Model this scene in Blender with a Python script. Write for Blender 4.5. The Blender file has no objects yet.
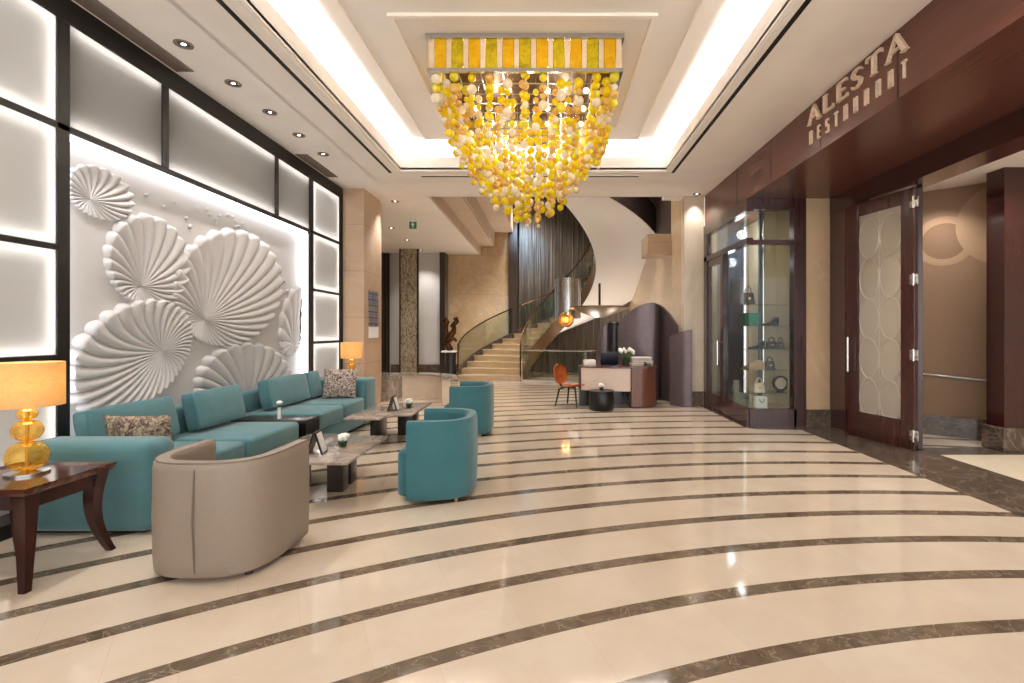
import bpy, bmesh, math, random
from mathutils import Vector, Matrix
PI = math.pi
R = math.radians
scene = bpy.context.scene
COL = scene.collection
random.seed(7)

# ------------------------------------------------------------------ materials
def lin(c):
    return tuple(((v / 255) / 12.92 if v / 255 <= 0.04045 else ((v / 255 + 0.055) / 1.055) ** 2.4) for v in c) + (1.0,)

class NT:
    def __init__(s, name):
        s.m = bpy.data.materials.new(name); s.m.use_nodes = True
        s.t = s.m.node_tree; s.t.nodes.clear()
        s.out = s.n('ShaderNodeOutputMaterial')
    def n(s, typ, **kw):
        nd = s.t.nodes.new(typ)
        for k, v in kw.items():
            if isinstance(v, bpy.types.NodeSocket): s.t.links.new(v, nd.inputs[k])
            elif k in nd.inputs: nd.inputs[k].default_value = v
            else: setattr(nd, k, v)
        return nd
    def link(s, a, b): s.t.links.new(a, b)
    def math(s, op, a, b=None, c=None):
        nd = s.t.nodes.new('ShaderNodeMath'); nd.operation = op
        for i, v in enumerate((a, b, c)):
            if v is None: continue
            if isinstance(v, bpy.types.NodeSocket): s.t.links.new(v, nd.inputs[i])
            else: nd.inputs[i].default_value = v
        return nd.outputs[0]
    def mix(s, f, a, b, blend='MIX'):
        nd = s.t.nodes.new('ShaderNodeMix'); nd.data_type = 'RGBA'; nd.blend_type = blend
        for i, v in ((0, f), (6, a), (7, b)):
            if isinstance(v, bpy.types.NodeSocket): s.t.links.new(v, nd.inputs[i])
            else: nd.inputs[i].default_value = v
        return nd.outputs[2]
    def ramp(s, f, stops):
        nd = s.t.nodes.new('ShaderNodeValToRGB'); s.t.links.new(f, nd.inputs[0])
        e = nd.color_ramp.elements
        while len(e) < len(stops): e.new(0.5)
        for el, (p, c) in zip(e, stops): el.position = p; el.color = c if len(c) == 4 else tuple(c) + (1,)
        return nd.outputs[0]
    def obj(s): return s.n('ShaderNodeTexCoord').outputs['Object']
    def noise(s, v, scale, detail=3, rough=.5, dist=0):
        return s.n('ShaderNodeTexNoise', Vector=v, Scale=scale, Detail=detail, Roughness=rough, Distortion=dist)
    def scaled(s, v, sc):
        return s.n('ShaderNodeMapping', Vector=v, Scale=sc).outputs[0]
    def bump(s, h, strength=.2, dist=.01):
        return s.n('ShaderNodeBump', Height=h, Strength=strength, Distance=dist).outputs[0]
    def pbr(s, col, rough=.5, metal=0, normal=None, **kw):
        p = s.n('ShaderNodeBsdfPrincipled')
        for k, v in (('Base Color', col), ('Roughness', rough), ('Metallic', metal), ('Normal', normal)):
            if v is None: continue
            if isinstance(v, bpy.types.NodeSocket): s.link(v, p.inputs[k])
            else: p.inputs[k].default_value = v
        for k, v in kw.items(): p.inputs[k].default_value = v
        s.link(p.outputs[0], s.out.inputs[0]); return p

M = {}
def plain(name, rgb, rough=.5, metal=0, nscale=40, namt=.06, bump=0, **kw):
    t = NT(name); v = t.obj(); nz = t.noise(v, nscale, 3)
    c = lin(rgb); d = tuple(x * (1 - namt * 2) for x in c[:3]) + (1,); u = tuple(min(1, x * (1 + namt)) for x in c[:3]) + (1,)
    col = t.ramp(nz.outputs[0], [(.3, d), (.7, u)])
    t.pbr(col, rough, metal, t.bump(nz.outputs[0], bump) if bump else None, **kw)
    M[name] = t.m; return t.m

def fabric(name, rgb, rough=.9, sheen=.3):
    t = NT(name); v = t.obj()
    w1 = t.noise(t.scaled(v, (1, 1, 1)), 350, 2); big = t.noise(v, 5, 4, .6)
    c = lin(rgb); dk = tuple(x * .80 for x in c[:3]) + (1,); lt = tuple(min(1, x * 1.12) for x in c[:3]) + (1,)
    col = t.mix(t.math('MULTIPLY', w1.outputs[0], .5), t.ramp(big.outputs[0], [(.25, dk), (.75, lt)]), dk)
    t.pbr(col, rough, 0, t.bump(w1.outputs[0], .25, .003), **{'Sheen Weight': sheen, 'Sheen Roughness': .5})
    M[name] = t.m

def wood(name, rgb, rough=.25, axis=2, coat=.3, contrast=.45, scale=1.0):
    t = NT(name); v = t.obj(); sc = [22 * scale, 22 * scale, 22 * scale]; sc[axis] = 1.2 * scale
    n1 = t.noise(t.scaled(v, sc), 1.5, 6, .6, .4)
    c = lin(rgb); dk = tuple(x * (1 - contrast) for x in c[:3]) + (1,); lt = tuple(min(1, x * (1 + contrast)) for x in c[:3]) + (1,)
    t.pbr(t.ramp(n1.outputs[0], [(.3, dk), (.5, c), (.72, lt)]), rough, 0, t.bump(n1.outputs[0], .04, .004), **{'Coat Weight': coat, 'Coat Roughness': .12})
    M[name] = t.m

def marble(name, rgb, vein, rough=.12, scale=2.0, amt=.5, tint=.12, panel=None):
    t = NT(name); v = t.obj()
    cl = t.noise(v, scale, 6, .6, .6)
    vn = t.noise(v, scale * .8, 8, .55, 1.4)
    line = t.math('ABSOLUTE', t.math('SUBTRACT', vn.outputs[0], .5))
    vm = t.math('SUBTRACT', 1, t.n('ShaderNodeMapRange', Value=line, **{'From Max': .025}).outputs[0])
    c = lin(rgb); dk = tuple(x * (1 - tint * 2) for x in c[:3]) + (1,); lt = tuple(min(1, x * (1 + tint)) for x in c[:3]) + (1,)
    col = t.ramp(cl.outputs[0], [(.3, dk), (.7, lt)])
    col = t.mix(t.math('MULTIPLY', vm, amt), col, lin(vein))
    if panel:      # thin joints between stone slabs
        sx = t.n('ShaderNodeSeparateXYZ', Vector=v)
        for ax, pitch in panel:
            f = t.math('FRACT', t.math('DIVIDE', sx.outputs[ax], pitch))
            col = t.mix(t.math('LESS_THAN', f, .006 / pitch), col, tuple(x * .55 for x in c[:3]) + (1,))
    t.pbr(col, rough)
    M[name] = t.m

def emit(name, rgb, strength):
    t = NT(name); e = t.n('ShaderNodeEmission', Color=lin(rgb), Strength=strength)
    t.link(e.outputs[0], t.out.inputs[0]); M[name] = t.m

def glass(name, rgb=(240, 246, 242), tint=.12, rough=.02, ior=1.45):
    # thin architectural pane: mostly see-through, fresnel reflection
    t = NT(name)
    tr = t.n('ShaderNodeBsdfTransparent', Color=tuple(1 - tint * (1 - x) if False else x for x in lin(rgb)))
    gl = t.n('ShaderNodeBsdfGlossy', Roughness=rough)
    fr = t.n('ShaderNodeFresnel', IOR=ior)
    fac = t.math('MINIMUM', t.math('MULTIPLY', fr.outputs[0], .8), .6)
    mx = t.n('ShaderNodeMixShader'); t.link(fac, mx.inputs[0]); t.link(tr.outputs[0], mx.inputs[1]); t.link(gl.outputs[0], mx.inputs[2])
    t.link(mx.outputs[0], t.out.inputs[0]); M[name] = t.m

def translucent(name, rgb, amount=.5, rough=.3, nscale=9, var=None, spec=True):
    t = NT(name); v = t.obj(); nz = t.noise(v, nscale, 4, .6, 1.0)
    c = lin(rgb); d = lin(var) if var else tuple(x * .8 for x in c[:3]) + (1,)
    col = t.ramp(nz.outputs[0], [(.38, c), (.68, d)])
    p = t.n('ShaderNodeBsdfPrincipled', Roughness=rough); t.link(col, p.inputs['Base Color'])
    tl = t.n('ShaderNodeBsdfTranslucent'); t.link(col, tl.inputs[0])
    mx = t.n('ShaderNodeMixShader'); mx.inputs[0].default_value = amount
    t.link(p.outputs[0], mx.inputs[1]); t.link(tl.outputs[0], mx.inputs[2]); t.link(mx.outputs[0], t.out.inputs[0]); M[name] = t.m

plain('ceiling_paint', (245, 238, 231), .7, nscale=2, namt=.02)
plain('shaded_paint', (200, 178, 156), .7, nscale=2, namt=.02)  # ceiling paint darkened: shade of the stepped bulkhead put into the colour
plain('tray_paint', (240, 235, 230), .7, nscale=2, namt=.015)
plain('plaster_white', (226, 219, 212), .6, nscale=60, namt=.02, bump=.05)
plain('relief_white', (194, 191, 190), .55, nscale=90, namt=.03, bump=.06)
plain('box_white', (236, 233, 230), .8, nscale=5, namt=.01)
plain('box_grey', (168, 162, 156), .8, nscale=5, namt=.01)
plain('frame_dark', (19, 14, 12), .5, nscale=20, namt=.1)
plain('black', (10, 9, 9), .35, nscale=20)
plain('black_gap', (6, 6, 6), .8)
plain('charcoal', (42, 40, 40), .4)
plain('grille', (122, 110, 100), .5, nscale=20)
plain('taupe_leather', (140, 126, 112), .5, nscale=160, namt=.05, bump=.08)
plain('taupe_dark', (112, 98, 84), .5, nscale=160, namt=.05)
plain('chrome', (205, 205, 205), .16, 1.0)
plain('steel', (150, 148, 145), .3, 1.0)
plain('brass', (205, 166, 110), .28, 1.0)
plain('letter_metal', (246, 224, 200), .45, .1)
plain('bronze_gold', (126, 102, 76), .35, .6, nscale=6)
plain('bronze', (92, 62, 38), .35, .9, nscale=12, namt=.3)
plain('bronze_screen', (100, 86, 88), .3, .5, nscale=9, namt=.08)
plain('wire_silver', (206, 200, 192), .28, .5)
plain('wall_paper', (150, 118, 90), .6, nscale=120, namt=.08)
plain('paper_ring', (172, 140, 110), .6, nscale=120, namt=.06)
plain('paper_dark', (132, 102, 76), .6, nscale=120, namt=.06)
plain('dark_brown_wall', (62, 48, 40), .6, nscale=3)
plain('panel_grey', (206, 202, 199), .6, nscale=60, namt=.02)
plain('white_card', (238, 236, 232), .6)
plain('white_petal', (245, 243, 236), .7)
plain('leaf_green', (70, 110, 48), .6)
plain('navy', (22, 26, 44), .35)
plain('orange_shell', (176, 92, 42), .4, nscale=14, namt=.2)
plain('cream_panel', (226, 205, 190), .4)
plain('beige_box', (206, 188, 172), .7)
plain('green_box', (26, 128, 104), .5)
plain('tan_cloth', (186, 152, 118), .9)
plain('cream_leather', (222, 208, 180), .45)
plain('dark_leather', (48, 34, 30), .4)
plain('slate_blue', (96, 104, 122), .6)
plain('curtain_cream', (206, 190, 160), .8)
plain('cream_tile', (232, 218, 194), .15, nscale=1.5, namt=.04)
plain('exit_green', (40, 130, 90), .4)
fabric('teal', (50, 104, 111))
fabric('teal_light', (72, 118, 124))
wood('table_wood', (74, 34, 24), .16, 0)
wood('leg_wood', (52, 24, 20), .2, 2)
wood('mahogany', (94, 55, 44), .26, 1, .1, contrast=.10, scale=.6)
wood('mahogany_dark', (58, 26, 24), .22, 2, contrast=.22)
wood('wenge', (40, 30, 26), .3, 2, contrast=.2)
wood('desk_wood', (104, 62, 48), .25, 2, contrast=.2)
marble('beige_marble', (206, 176, 138), (226, 204, 172), .12, 1.6, .4, .08, panel=((2, 1.3),))
marble('column_marble', (190, 162, 136), (206, 182, 156), .2, 1.2, .25, .05, panel=((2, .82),))
marble('step_stone', (208, 186, 154), (226, 208, 180), .18, 3, .3, .08)
marble('dark_marble', (92, 78, 66), (150, 136, 120), .12, 4, .5, .22)
marble('grey_top', (156, 142, 130), (206, 196, 188), .08, 4, .6, .22)
marble('tan_wall', (204, 176, 142), (222, 200, 170), .2, 1.3, .3, .05)
marble('cream_wall', (222, 206, 186), (236, 224, 206), .2, 1.3, .3, .05)
glass('pane', (250, 252, 252))
glass('clear_glass', (248, 251, 249), ior=1.3)
glass('green_glass', (247, 253, 250), ior=1.4)
glass('amber_glass', (236, 186, 70), rough=.03, ior=1.5)
glass('vase_glass', (200, 216, 204))
def frosted(name, rgb, haze):
    t = NT(name); c = lin(rgb)
    tl = t.n('ShaderNodeBsdfTranslucent', Color=c); tr = t.n('ShaderNodeBsdfTransparent', Color=c); gl = t.n('ShaderNodeBsdfGlossy', Roughness=.06)
    fr = t.n('ShaderNodeFresnel', IOR=1.25)
    m1 = t.n('ShaderNodeMixShader'); m1.inputs[0].default_value = haze; t.link(tr.outputs[0], m1.inputs[1]); t.link(tl.outputs[0], m1.inputs[2])
    m2 = t.n('ShaderNodeMixShader'); t.link(t.math('MULTIPLY', fr.outputs[0], .6), m2.inputs[0]); t.link(m1.outputs[0], m2.inputs[1]); t.link(gl.outputs[0], m2.inputs[2])
    t.link(m2.outputs[0], t.out.inputs[0]); M[name] = t.m
frosted('frosted_glass', (245, 243, 240), 1.0)
def etched(name, rgb):
    t = NT(name); c = lin(rgb)
    tl = t.n('ShaderNodeBsdfTranslucent', Color=c); tr = t.n('ShaderNodeBsdfTransparent', Color=c); df = t.n('ShaderNodeBsdfPrincipled', Roughness=.12); df.inputs['Base Color'].default_value = c
    m1 = t.n('ShaderNodeMixShader'); m1.inputs[0].default_value = .5; t.link(tl.outputs[0], m1.inputs[1]); t.link(df.outputs[0], m1.inputs[2])
    m2 = t.n('ShaderNodeMixShader'); m2.inputs[0].default_value = .5; t.link(m1.outputs[0], m2.inputs[1]); t.link(tr.outputs[0], m2.inputs[2])
    t.link(m2.outputs[0], t.out.inputs[0]); M[name] = t.m
etched('etched_glass', (246, 240, 230))
emit('led', (255, 250, 246), 36.0)
emit('led_soft', (252, 252, 255), 5.0)
emit('bulb', (255, 226, 176), 9)
emit('downlight_glow', (255, 236, 206), 14)
emit('amber_glow', (255, 170, 70), 5)
translucent('shade_fabric', (232, 202, 152), .5, .8, 60, (222, 190, 138))
translucent('strip_yellow', (230, 196, 30), .5, .25, 14, (216, 168, 20))
translucent('strip_green', (222, 200, 34), .5, .25, 14, (176, 160, 24))
translucent('strip_white', (240, 228, 204), .5, .25, 10, (230, 212, 180))
translucent('ball_yellow', (244, 226, 30), .4, .1, 22, (236, 206, 10))
translucent('ball_cream', (250, 244, 228), .4, .1, 22, (244, 228, 186))
translucent('ball_amber', (240, 212, 136), .4, .1, 30, (218, 158, 40))
translucent('ball_lemon', (246, 236, 90), .4, .1, 22, (236, 216, 30))

def floor_mat():
    t = NT('floor_marble'); v = t.obj()
    s = t.n('ShaderNodeSeparateXYZ', Vector=v)
    dx = t.math('SUBTRACT', s.outputs[0], 2.7); dy = t.math('ADD', s.outputs[1], 4.6)
    r = t.math('SQRT', t.math('ADD', t.math('MULTIPLY', dx, dx), t.math('MULTIPLY', dy, dy)))
    PITCH = .4725
    q = t.math('DIVIDE', t.math('SUBTRACT', r, 8.334 - .047), PITCH)
    ring = t.math('FLOOR', q); fr = t.math('FRACT', q)
    band = t.math('LESS_THAN', fr, .094 / PITCH)
    ang = t.math('ARCTAN2', dx, dy)
    tl = t.math('ADD', t.math('MULTIPLY', ang, 11.0), t.math('MULTIPLY', ring, .37))
    tid = t.math('FLOOR', tl); tf = t.math('FRACT', tl)
    wn = t.n('ShaderNodeTexWhiteNoise', noise_dimensions='2D'); cmb = t.n('ShaderNodeCombineXYZ', X=tid, Y=ring)
    t.link(cmb.outputs[0], wn.inputs['Vector'])
    n1 = t.noise(v, 2.2, 6, .6, .5)
    base = t.ramp(n1.outputs[0], [(.3, lin((202, 184, 163))), (.7, lin((218, 203, 185)))])
    base = t.mix(t.math('MULTIPLY', wn.outputs[0], .5), base, lin((202, 182, 157)))
    joint = t.math('LESS_THAN', tf, .004)
    base = t.mix(t.math('MULTIPLY', joint, .22), base, lin((150, 126, 96)))
    n2 = t.noise(v, 9, 6, .65, .8); vn = t.noise(v, 3.5, 8, .6, 1.8)
    dark = t.ramp(n2.outputs[0], [(.3, lin((82, 68, 54))), (.7, lin((120, 104, 86)))])
    ln = t.math('ABSOLUTE', t.math('SUBTRACT', vn.outputs[0], .5))
    vm = t.math('SUBTRACT', 1, t.n('ShaderNodeMapRange', Value=ln, **{'From Max': .008}).outputs[0])
    dark = t.mix(t.math('MULTIPLY', vm, .6), dark, lin((196, 180, 160)))
    t.pbr(t.mix(band, base, dark), .07, **{'IOR': 1.5, 'Specular IOR Level': .6})
    M['floor_marble'] = t.m
floor_mat()

def pattern_mat():
    t = NT('pillow_pattern'); v = t.obj()
    vo = t.n('ShaderNodeTexVoronoi', Vector=v, Scale=55.0, feature='F1')
    nz = t.noise(v, 38, 4, .7, 1.0)
    col = t.ramp(nz.outputs[0], [(.36, lin((38, 32, 30))), (.48, lin((120, 104, 96))), (.6, lin((200, 184, 170)))])
    col = t.mix(t.math('LESS_THAN', vo.outputs[0], .22), col, lin((214, 196, 182)))
    t.pbr(col, .85); M['pillow_pattern'] = t.m
pattern_mat()

def knot_mat():
    t = NT('pillow_rug'); v = t.obj()
    nz = t.noise(t.scaled(v, (1, 1, 1)), 26, 5, .7, 1.5)
    col = t.ramp(nz.outputs[0], [(.36, lin((34, 28, 27))), (.5, lin((128, 110, 94))), (.62, lin((190, 172, 148)))])
    t.pbr(col, .9); M['pillow_rug'] = t.m
knot_mat()

def poster_mat():
    t = NT('poster_print'); v = t.obj(); s = t.n('ShaderNodeSeparateXYZ', Vector=v)
    cy = t.math('FLOOR', t.math('MULTIPLY', s.outputs[1], 14)); cz = t.math('FLOOR', t.math('MULTIPLY', s.outputs[2], 9))
    wn = t.n('ShaderNodeTexWhiteNoise', noise_dimensions='2D'); c = t.n('ShaderNodeCombineXYZ', X=cy, Y=cz); t.link(c.outputs[0], wn.inputs['Vector'])
    col = t.mix(.78, wn.outputs['Color'], lin((104, 96, 112)))
    gap = t.math('MAXIMUM', t.math('LESS_THAN', t.math('FRACT', t.math('MULTIPLY', s.outputs[1], 14)), .16), t.math('LESS_THAN', t.math('FRACT', t.math('MULTIPLY', s.outputs[2], 9)), .16))
    col = t.mix(gap, col, lin((44, 40, 46)))
    t.pbr(col, .4); M['poster_print'] = t.m
poster_mat()

def screen_mat():
    t = NT('lattice_bronze'); v = t.obj()
    nz = t.noise(t.scaled(v, (7, 7, 2.2)), 2.2, 3, .6, 2.0)
    col = t.ramp(nz.outputs[0], [(.38, lin((92, 78, 58))), (.5, lin((206, 192, 164))), (.6, lin((120, 102, 78)))])
    t.pbr(col, .35, .5, t.bump(nz.outputs[0], .8, .03)); M['lattice_bronze'] = t.m
screen_mat()

def strand_mat():
    t = NT('strand_metal'); v = t.obj()
    nz = t.noise(t.scaled(v, (10, 10, .4)), 2, 3, .6)
    col = t.ramp(nz.outputs[0], [(.3, lin((84, 76, 70))), (.7, lin((158, 148, 138)))])
    t.pbr(col, .4, .25); M['strand_metal'] = t.m
strand_mat()

# ------------------------------------------------------------------ geometry helpers
class MB:
    """collects shapes, then links them as ONE mesh object"""
    def __init__(s): s.bm = bmesh.new()
    def _merge(s, b, mi=0, mtx=None):
        for f in b.faces: f.material_index = mi
        if mtx is not None: bmesh.ops.transform(b, matrix=mtx, verts=b.verts)
        me = bpy.data.meshes.new('tmp'); b.to_mesh(me); b.free(); s.bm.from_mesh(me); bpy.data.meshes.remove(me); return s
    def box(s, x0, x1, y0, y1, z0, z1, bev=0, seg=2, mi=0, mtx=None):
        b = bmesh.new(); bmesh.ops.create_cube(b, size=1)
        bmesh.ops.transform(b, matrix=Matrix.Translation(((x0 + x1) / 2, (y0 + y1) / 2, (z0 + z1) / 2)) @ Matrix.Diagonal((abs(x1 - x0), abs(y1 - y0), abs(z1 - z0), 1)), verts=b.verts)
        if bev: bmesh.ops.bevel(b, geom=b.edges[:], offset=bev, segments=seg, profile=.5, affect='EDGES')
        return s._merge(b, mi, mtx)
    def prism(s, poly, a, b_, axis=2, mi=0, mtx=None, bev=0):
        """extrude a polygon (2D) along axis from a to b_"""
        b = bmesh.new()
        def p3(p, h):
            return {2: (p[0], p[1], h), 1: (p[0], h, p[1]), 0: (h, p[0], p[1])}[axis]
        lo = [b.verts.new(p3(p, a)) for p in poly]; hi = [b.verts.new(p3(p, b_)) for p in poly]
        n = len(poly)
        b.faces.new(lo[::-1]); b.faces.new(hi)
        for i in range(n): b.faces.new((lo[i], lo[(i + 1) % n], hi[(i + 1) % n], hi[i]))
        bmesh.ops.recalc_face_normals(b, faces=b.faces)
        if bev: bmesh.ops.bevel(b, geom=b.edges[:], offset=bev, segments=2, profile=.5, affect='EDGES')
        return s._merge(b, mi, mtx)
    def grid(s, rows, closed_u=False, closed_v=False, cap=False, mi=0, mtx=None):
        b = bmesh.new(); V = [[b.verts.new(p) for p in r] for r in rows]
        nu, nv = len(V), len(V[0])
        for i in range(nu if closed_u else nu - 1):
            for j in range(nv if closed_v else nv - 1):
                q = (V[i][j], V[i][(j + 1) % nv], V[(i + 1) % nu][(j + 1) % nv], V[(i + 1) % nu][j])
                try: b.faces.new(q)
                except ValueError: pass
        if cap:
            b.faces.new(V[0][::-1]); b.faces.new(V[-1])
        bmesh.ops.remove_doubles(b, verts=b.verts, dist=1e-5)
        bmesh.ops.recalc_face_normals(b, faces=b.faces)
        return s._merge(b, mi, mtx)
    def tube(s, pts, r, seg=10, mi=0, mtx=None, closed=False):
        pts = [Vector(p) for p in pts]; n = len(pts)
        rr = r if isinstance(r, (list, tuple)) else [r] * n
        T = []
        for i in range(n):
            a = pts[(i - 1) % n] if (closed or i > 0) else pts[i]; c = pts[(i + 1) % n] if (closed or i < n - 1) else pts[i]
            T.append((c - a).normalized())
        u = T[0].orthogonal().normalized(); rows = []
        for i in range(n):
            u = (u - T[i] * u.dot(T[i])).normalized(); w = T[i].cross(u)
            rows.append([pts[i] + (u * math.cos(2 * PI * k / seg) + w * math.sin(2 * PI * k / seg)) * rr[i] for k in range(seg)])
        return s.grid(rows, closed_u=closed, closed_v=True, cap=not closed, mi=mi, mtx=mtx)
    def lathe(s, prof, c=(0, 0, 0), seg=32, mi=0, mtx=None):
        rows = [[(c[0] + max(r, 1e-4) * math.cos(2 * PI * k / seg), c[1] + max(r, 1e-4) * math.sin(2 * PI * k / seg), c[2] + z) for k in range(seg)] for r, z in prof]
        return s.grid(rows, closed_v=True, cap=True, mi=mi, mtx=mtx)
    def cyl(s, c, r, z0, z1, seg=24, mi=0): return s.lathe([(r, z0), (r, z1)], (c[0], c[1], 0), seg, mi)
    def ball(s, c, r, mi=0, seg=14, rings=9, sq=1.0):
        b = bmesh.new(); bmesh.ops.create_uvsphere(b, u_segments=seg, v_segments=rings, radius=r)
        return s._merge(b, mi, Matrix.Translation(c) @ Matrix.Diagonal((1, 1, sq, 1)))
    def build(s, name, mat, parent=None, loc=(0, 0, 0), world=True, smooth=True, angle=40):
        bm = s.bm
        me = bpy.data.meshes.new(name); bm.to_mesh(me); bm.free()
        for m in (mat if isinstance(mat, (list, tuple)) else [mat]): me.materials.append(M[m])
        if smooth:
            me.shade_smooth(); me.set_sharp_from_angle(angle=R(angle))
        o = bpy.data.objects.new(name, me); COL.objects.link(o)
        if parent is not None:
            o.parent = parent
            if world: me.transform(root_matrix(parent).inverted())
        else:
            o.location = loc
            if world: me.transform(Matrix.Translation(loc).inverted())
        return o

def root_matrix(o):
    m = Matrix.Translation(o.location) @ Matrix.Rotation(o.rotation_euler.z, 4, 'Z')
    return root_matrix(o.parent) @ m if o.parent else m

def tag(o, label, cat, group=None):
    o['label'] = label; o['category'] = cat
    if group: o['group'] = group
    return o
def thing(name, label, cat, loc=(0, 0, 0), rz=0, group=None):
    o = bpy.data.objects.new(name, None); COL.objects.link(o)
    o.location = loc; o.rotation_euler = (0, 0, rz); o.empty_display_size = .1
    return tag(o, label, cat, group)
def struct(o): o['kind'] = 'structure'; return o
def dup(root, loc, rz=None, label=None):
    r = root.copy(); COL.objects.link(r); r.location = loc
    if rz is not None: r.rotation_euler = (0, 0, rz)
    if label: r['label'] = label
    for ch in list(root.children):
        c = ch.copy(); COL.objects.link(c); c.parent = r
        for g in list(ch.children):
            d = g.copy(); COL.objects.link(d); d.parent = c
    return r
def light(name, typ, loc, energy, color=(1, .95, .9), parent=None, rot=None, **kw):
    l = bpy.data.lights.new(name, typ); l.energy = energy; l.color = color
    for k, v in kw.items(): setattr(l, k, v)
    o = bpy.data.objects.new(name, l); COL.objects.link(o); o.location = loc
    if rot: o.rotation_euler = rot
    if parent is not None: o.parent = parent; o.matrix_parent_inverse = root_matrix(parent).inverted()
    return o

# ------------------------------------------------------------------ camera
cam = bpy.data.cameras.new('camera'); co = bpy.data.objects.new('camera', cam); COL.objects.link(co)
co.location = (0, 0, 1.4); co.rotation_euler = (PI / 2, 0, 0)
F = 484
cam.sensor_width = 36; cam.lens = F / 1024 * 36
cam.shift_x = -(548 - 512) / 1024; cam.shift_y = -(341.5 - 331) / 1024
cam.clip_end = 100
scene.camera = co

ZC, XL, XF = 3.92, -3.63, 2.93
ZS = 3.345      # underside of the mahogany bulkhead

# ------------------------------------------------------------------ floor, ceiling, walls
struct(MB().box(-6.5, 9, -3, 17.5, -.1, 0).build('floor', 'floor_marble'))
b = MB()
b.prism([(2.97, 9.05), (2.84, 9.05), (2.86, 7.0), (2.95, 6.9), (3.58, 6.84), (3.58, -3), (4.42, -3), (4.42, 5.46), (9, 5.46), (9, 5.80), (4.42, 5.80), (4.42, 7.15), (2.97, 7.15)], 0.0, .004)
struct(b.build('floor_border', 'dark_marble', smooth=False))
struct(MB().prism([(4.42, -3), (9, -3), (9, 5.46), (4.42, 5.46)], 0, .003).build('floor_restaurant', 'cream_tile', smooth=False))

b = MB()
T = 4.62
b.box(-4.2, -2.32, -3, 9.1, ZC, ZC + .05)
b.box(1.86, 4.2, -3, 9.1, ZC, ZC + .05)
b.box(-2.32, 1.86, 7.62, 9.1, ZC, ZC + .05)
b.box(-2.32, 1.86, -3, 2.6, ZC, ZC + .05)
b.box(-6.5, -2.25, 9.1, 16.3, ZC, ZC + .05)
b.box(-6.5, -3.95, 8.4, 9.1, ZC, ZC + .05)
b.box(2.2, 2.95, 9.1, 9.35, ZC, ZC + .05)
struct(b.build('ceiling', 'ceiling_paint', smooth=False))
# raised tray: lips, shelves over the lower ceiling, upper ceiling with two stepped frames
b = MB()
LZ = 4.14
b.box(-2.38, -2.32, 2.54, 7.68, ZC + .02, LZ); b.box(1.86, 1.92, 2.54, 7.68, ZC + .02, LZ)
b.box(-2.32, 1.86, 7.62, 7.68, ZC + .02, LZ); b.box(-2.32, 1.86, 2.54, 2.6, ZC + .02, LZ)
b.box(-2.405, -2.36, 2.54, 7.72, ZC - .012, ZC + .012); b.box(1.90, 1.945, 2.54, 7.72, ZC - .012, ZC + .012); b.box(-2.40, 1.94, 7.66, 7.705, ZC - .012, ZC + .012)
struct(b.build('trim_1', 'ceiling_paint', smooth=False))
ZT = 4.32
b = MB()
b.box(-2.85, 2.4, 2.1, 8.15, ZT, ZT + .05)
b.box(-2.9, -2.85, 2.1, 8.2, ZC, ZT + .05); b.box(2.4, 2.45, 2.1, 8.2, ZC, ZT + .05); b.box(-2.9, 2.45, 8.15, 8.2, ZC, ZT + .05); b.box(-2.9, 2.45, 2.05, 2.1, ZC, ZT + .05)
struct(b.build('ceiling_tray', 'tray_paint', smooth=False))
def frame_ring(b, x0, x1, y0, y1, z, w, h, mi=0):
    b.box(x0, x0 + w, y0, y1, z - h, z, mi=mi); b.box(x1 - w, x1, y0, y1, z - h, z, mi=mi)
    b.box(x0 + w, x1 - w, y0, y0 + w, z - h, z, mi=mi); b.box(x0 + w, x1 - w, y1 - w, y1, z - h, z, mi=mi)
b = MB(); frame_ring(b, -1.89, 1.39, 3.0, 7.35, ZT, .04, .02); struct(b.build('trim_2', 'ceiling_paint', smooth=False))
b = MB(); frame_ring(b, -1.48, 1.01, 4.44, 6.92, ZT, .05, .03); struct(b.build('trim_3', 'ceiling_paint', smooth=False))

# stairwell opening: stepped bulkhead, high ceiling, upper floor's darkness put into the wall colour
b = MB()
b.box(-2.25, -2.2, 9.1, 16.2, ZC, 4.2); b.box(-2.25, -1.78, 9.1, 16.2, 4.18, 4.24)
b.box(-1.80, -1.75, 9.1, 16.2, 4.24, 4.66); b.box(-1.80, -1.15, 9.1, 16.2, 4.64, 4.7); b.box(-1.2, -1.15, 9.1, 17.4, 4.7, 6)
b.box(-2.3, 2.9, 9.05, 9.1, ZC, 6)
struct(b.build('trim_4', 'shaded_paint', smooth=False))
struct(MB().box(-2.3, 4, 9.05, 17.5, 5.9, 6).build('ceiling_stairwell', 'dark_brown_wall', smooth=False))
struct(MB().box(-3.6, -1.3, 16, 16.15, 0, 4.72).build('wall_back', 'beige_marble', smooth=False))
struct(MB().box(-1.3, -1.02, 15.9, 16.15, 0, 6).box(-1.3, 4, 17.35, 17.5, 0, 6).box(2.62, 2.8, 10.3, 17.4, 3.46, 6).build('wall_stairwell', 'dark_brown_wall', smooth=False))
struct(MB().box(2.62, 2.8, 9.2, 17.4, 0, 3.46).box(2.62, 2.8, 9.2, 10.3, 3.46, 6).build('wall_right', 'tan_wall', smooth=False))
struct(MB().box(2.55, XF, 9.06, 9.26, 0, ZC).build('pillar', 'cream_wall', smooth=False))
struct(MB().box(2.535, 2.90, 9.03, 9.06, 0, .27).box(2.535, 2.55, 9.06, 9.28, 0, .27).build('baseboard_back', 'dark_marble', smooth=False))
struct(MB().box(2.1, 2.75, 10.25, 10.9, 3.02, 3.46, .02).build('beam', 'column_marble', smooth=False))
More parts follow.
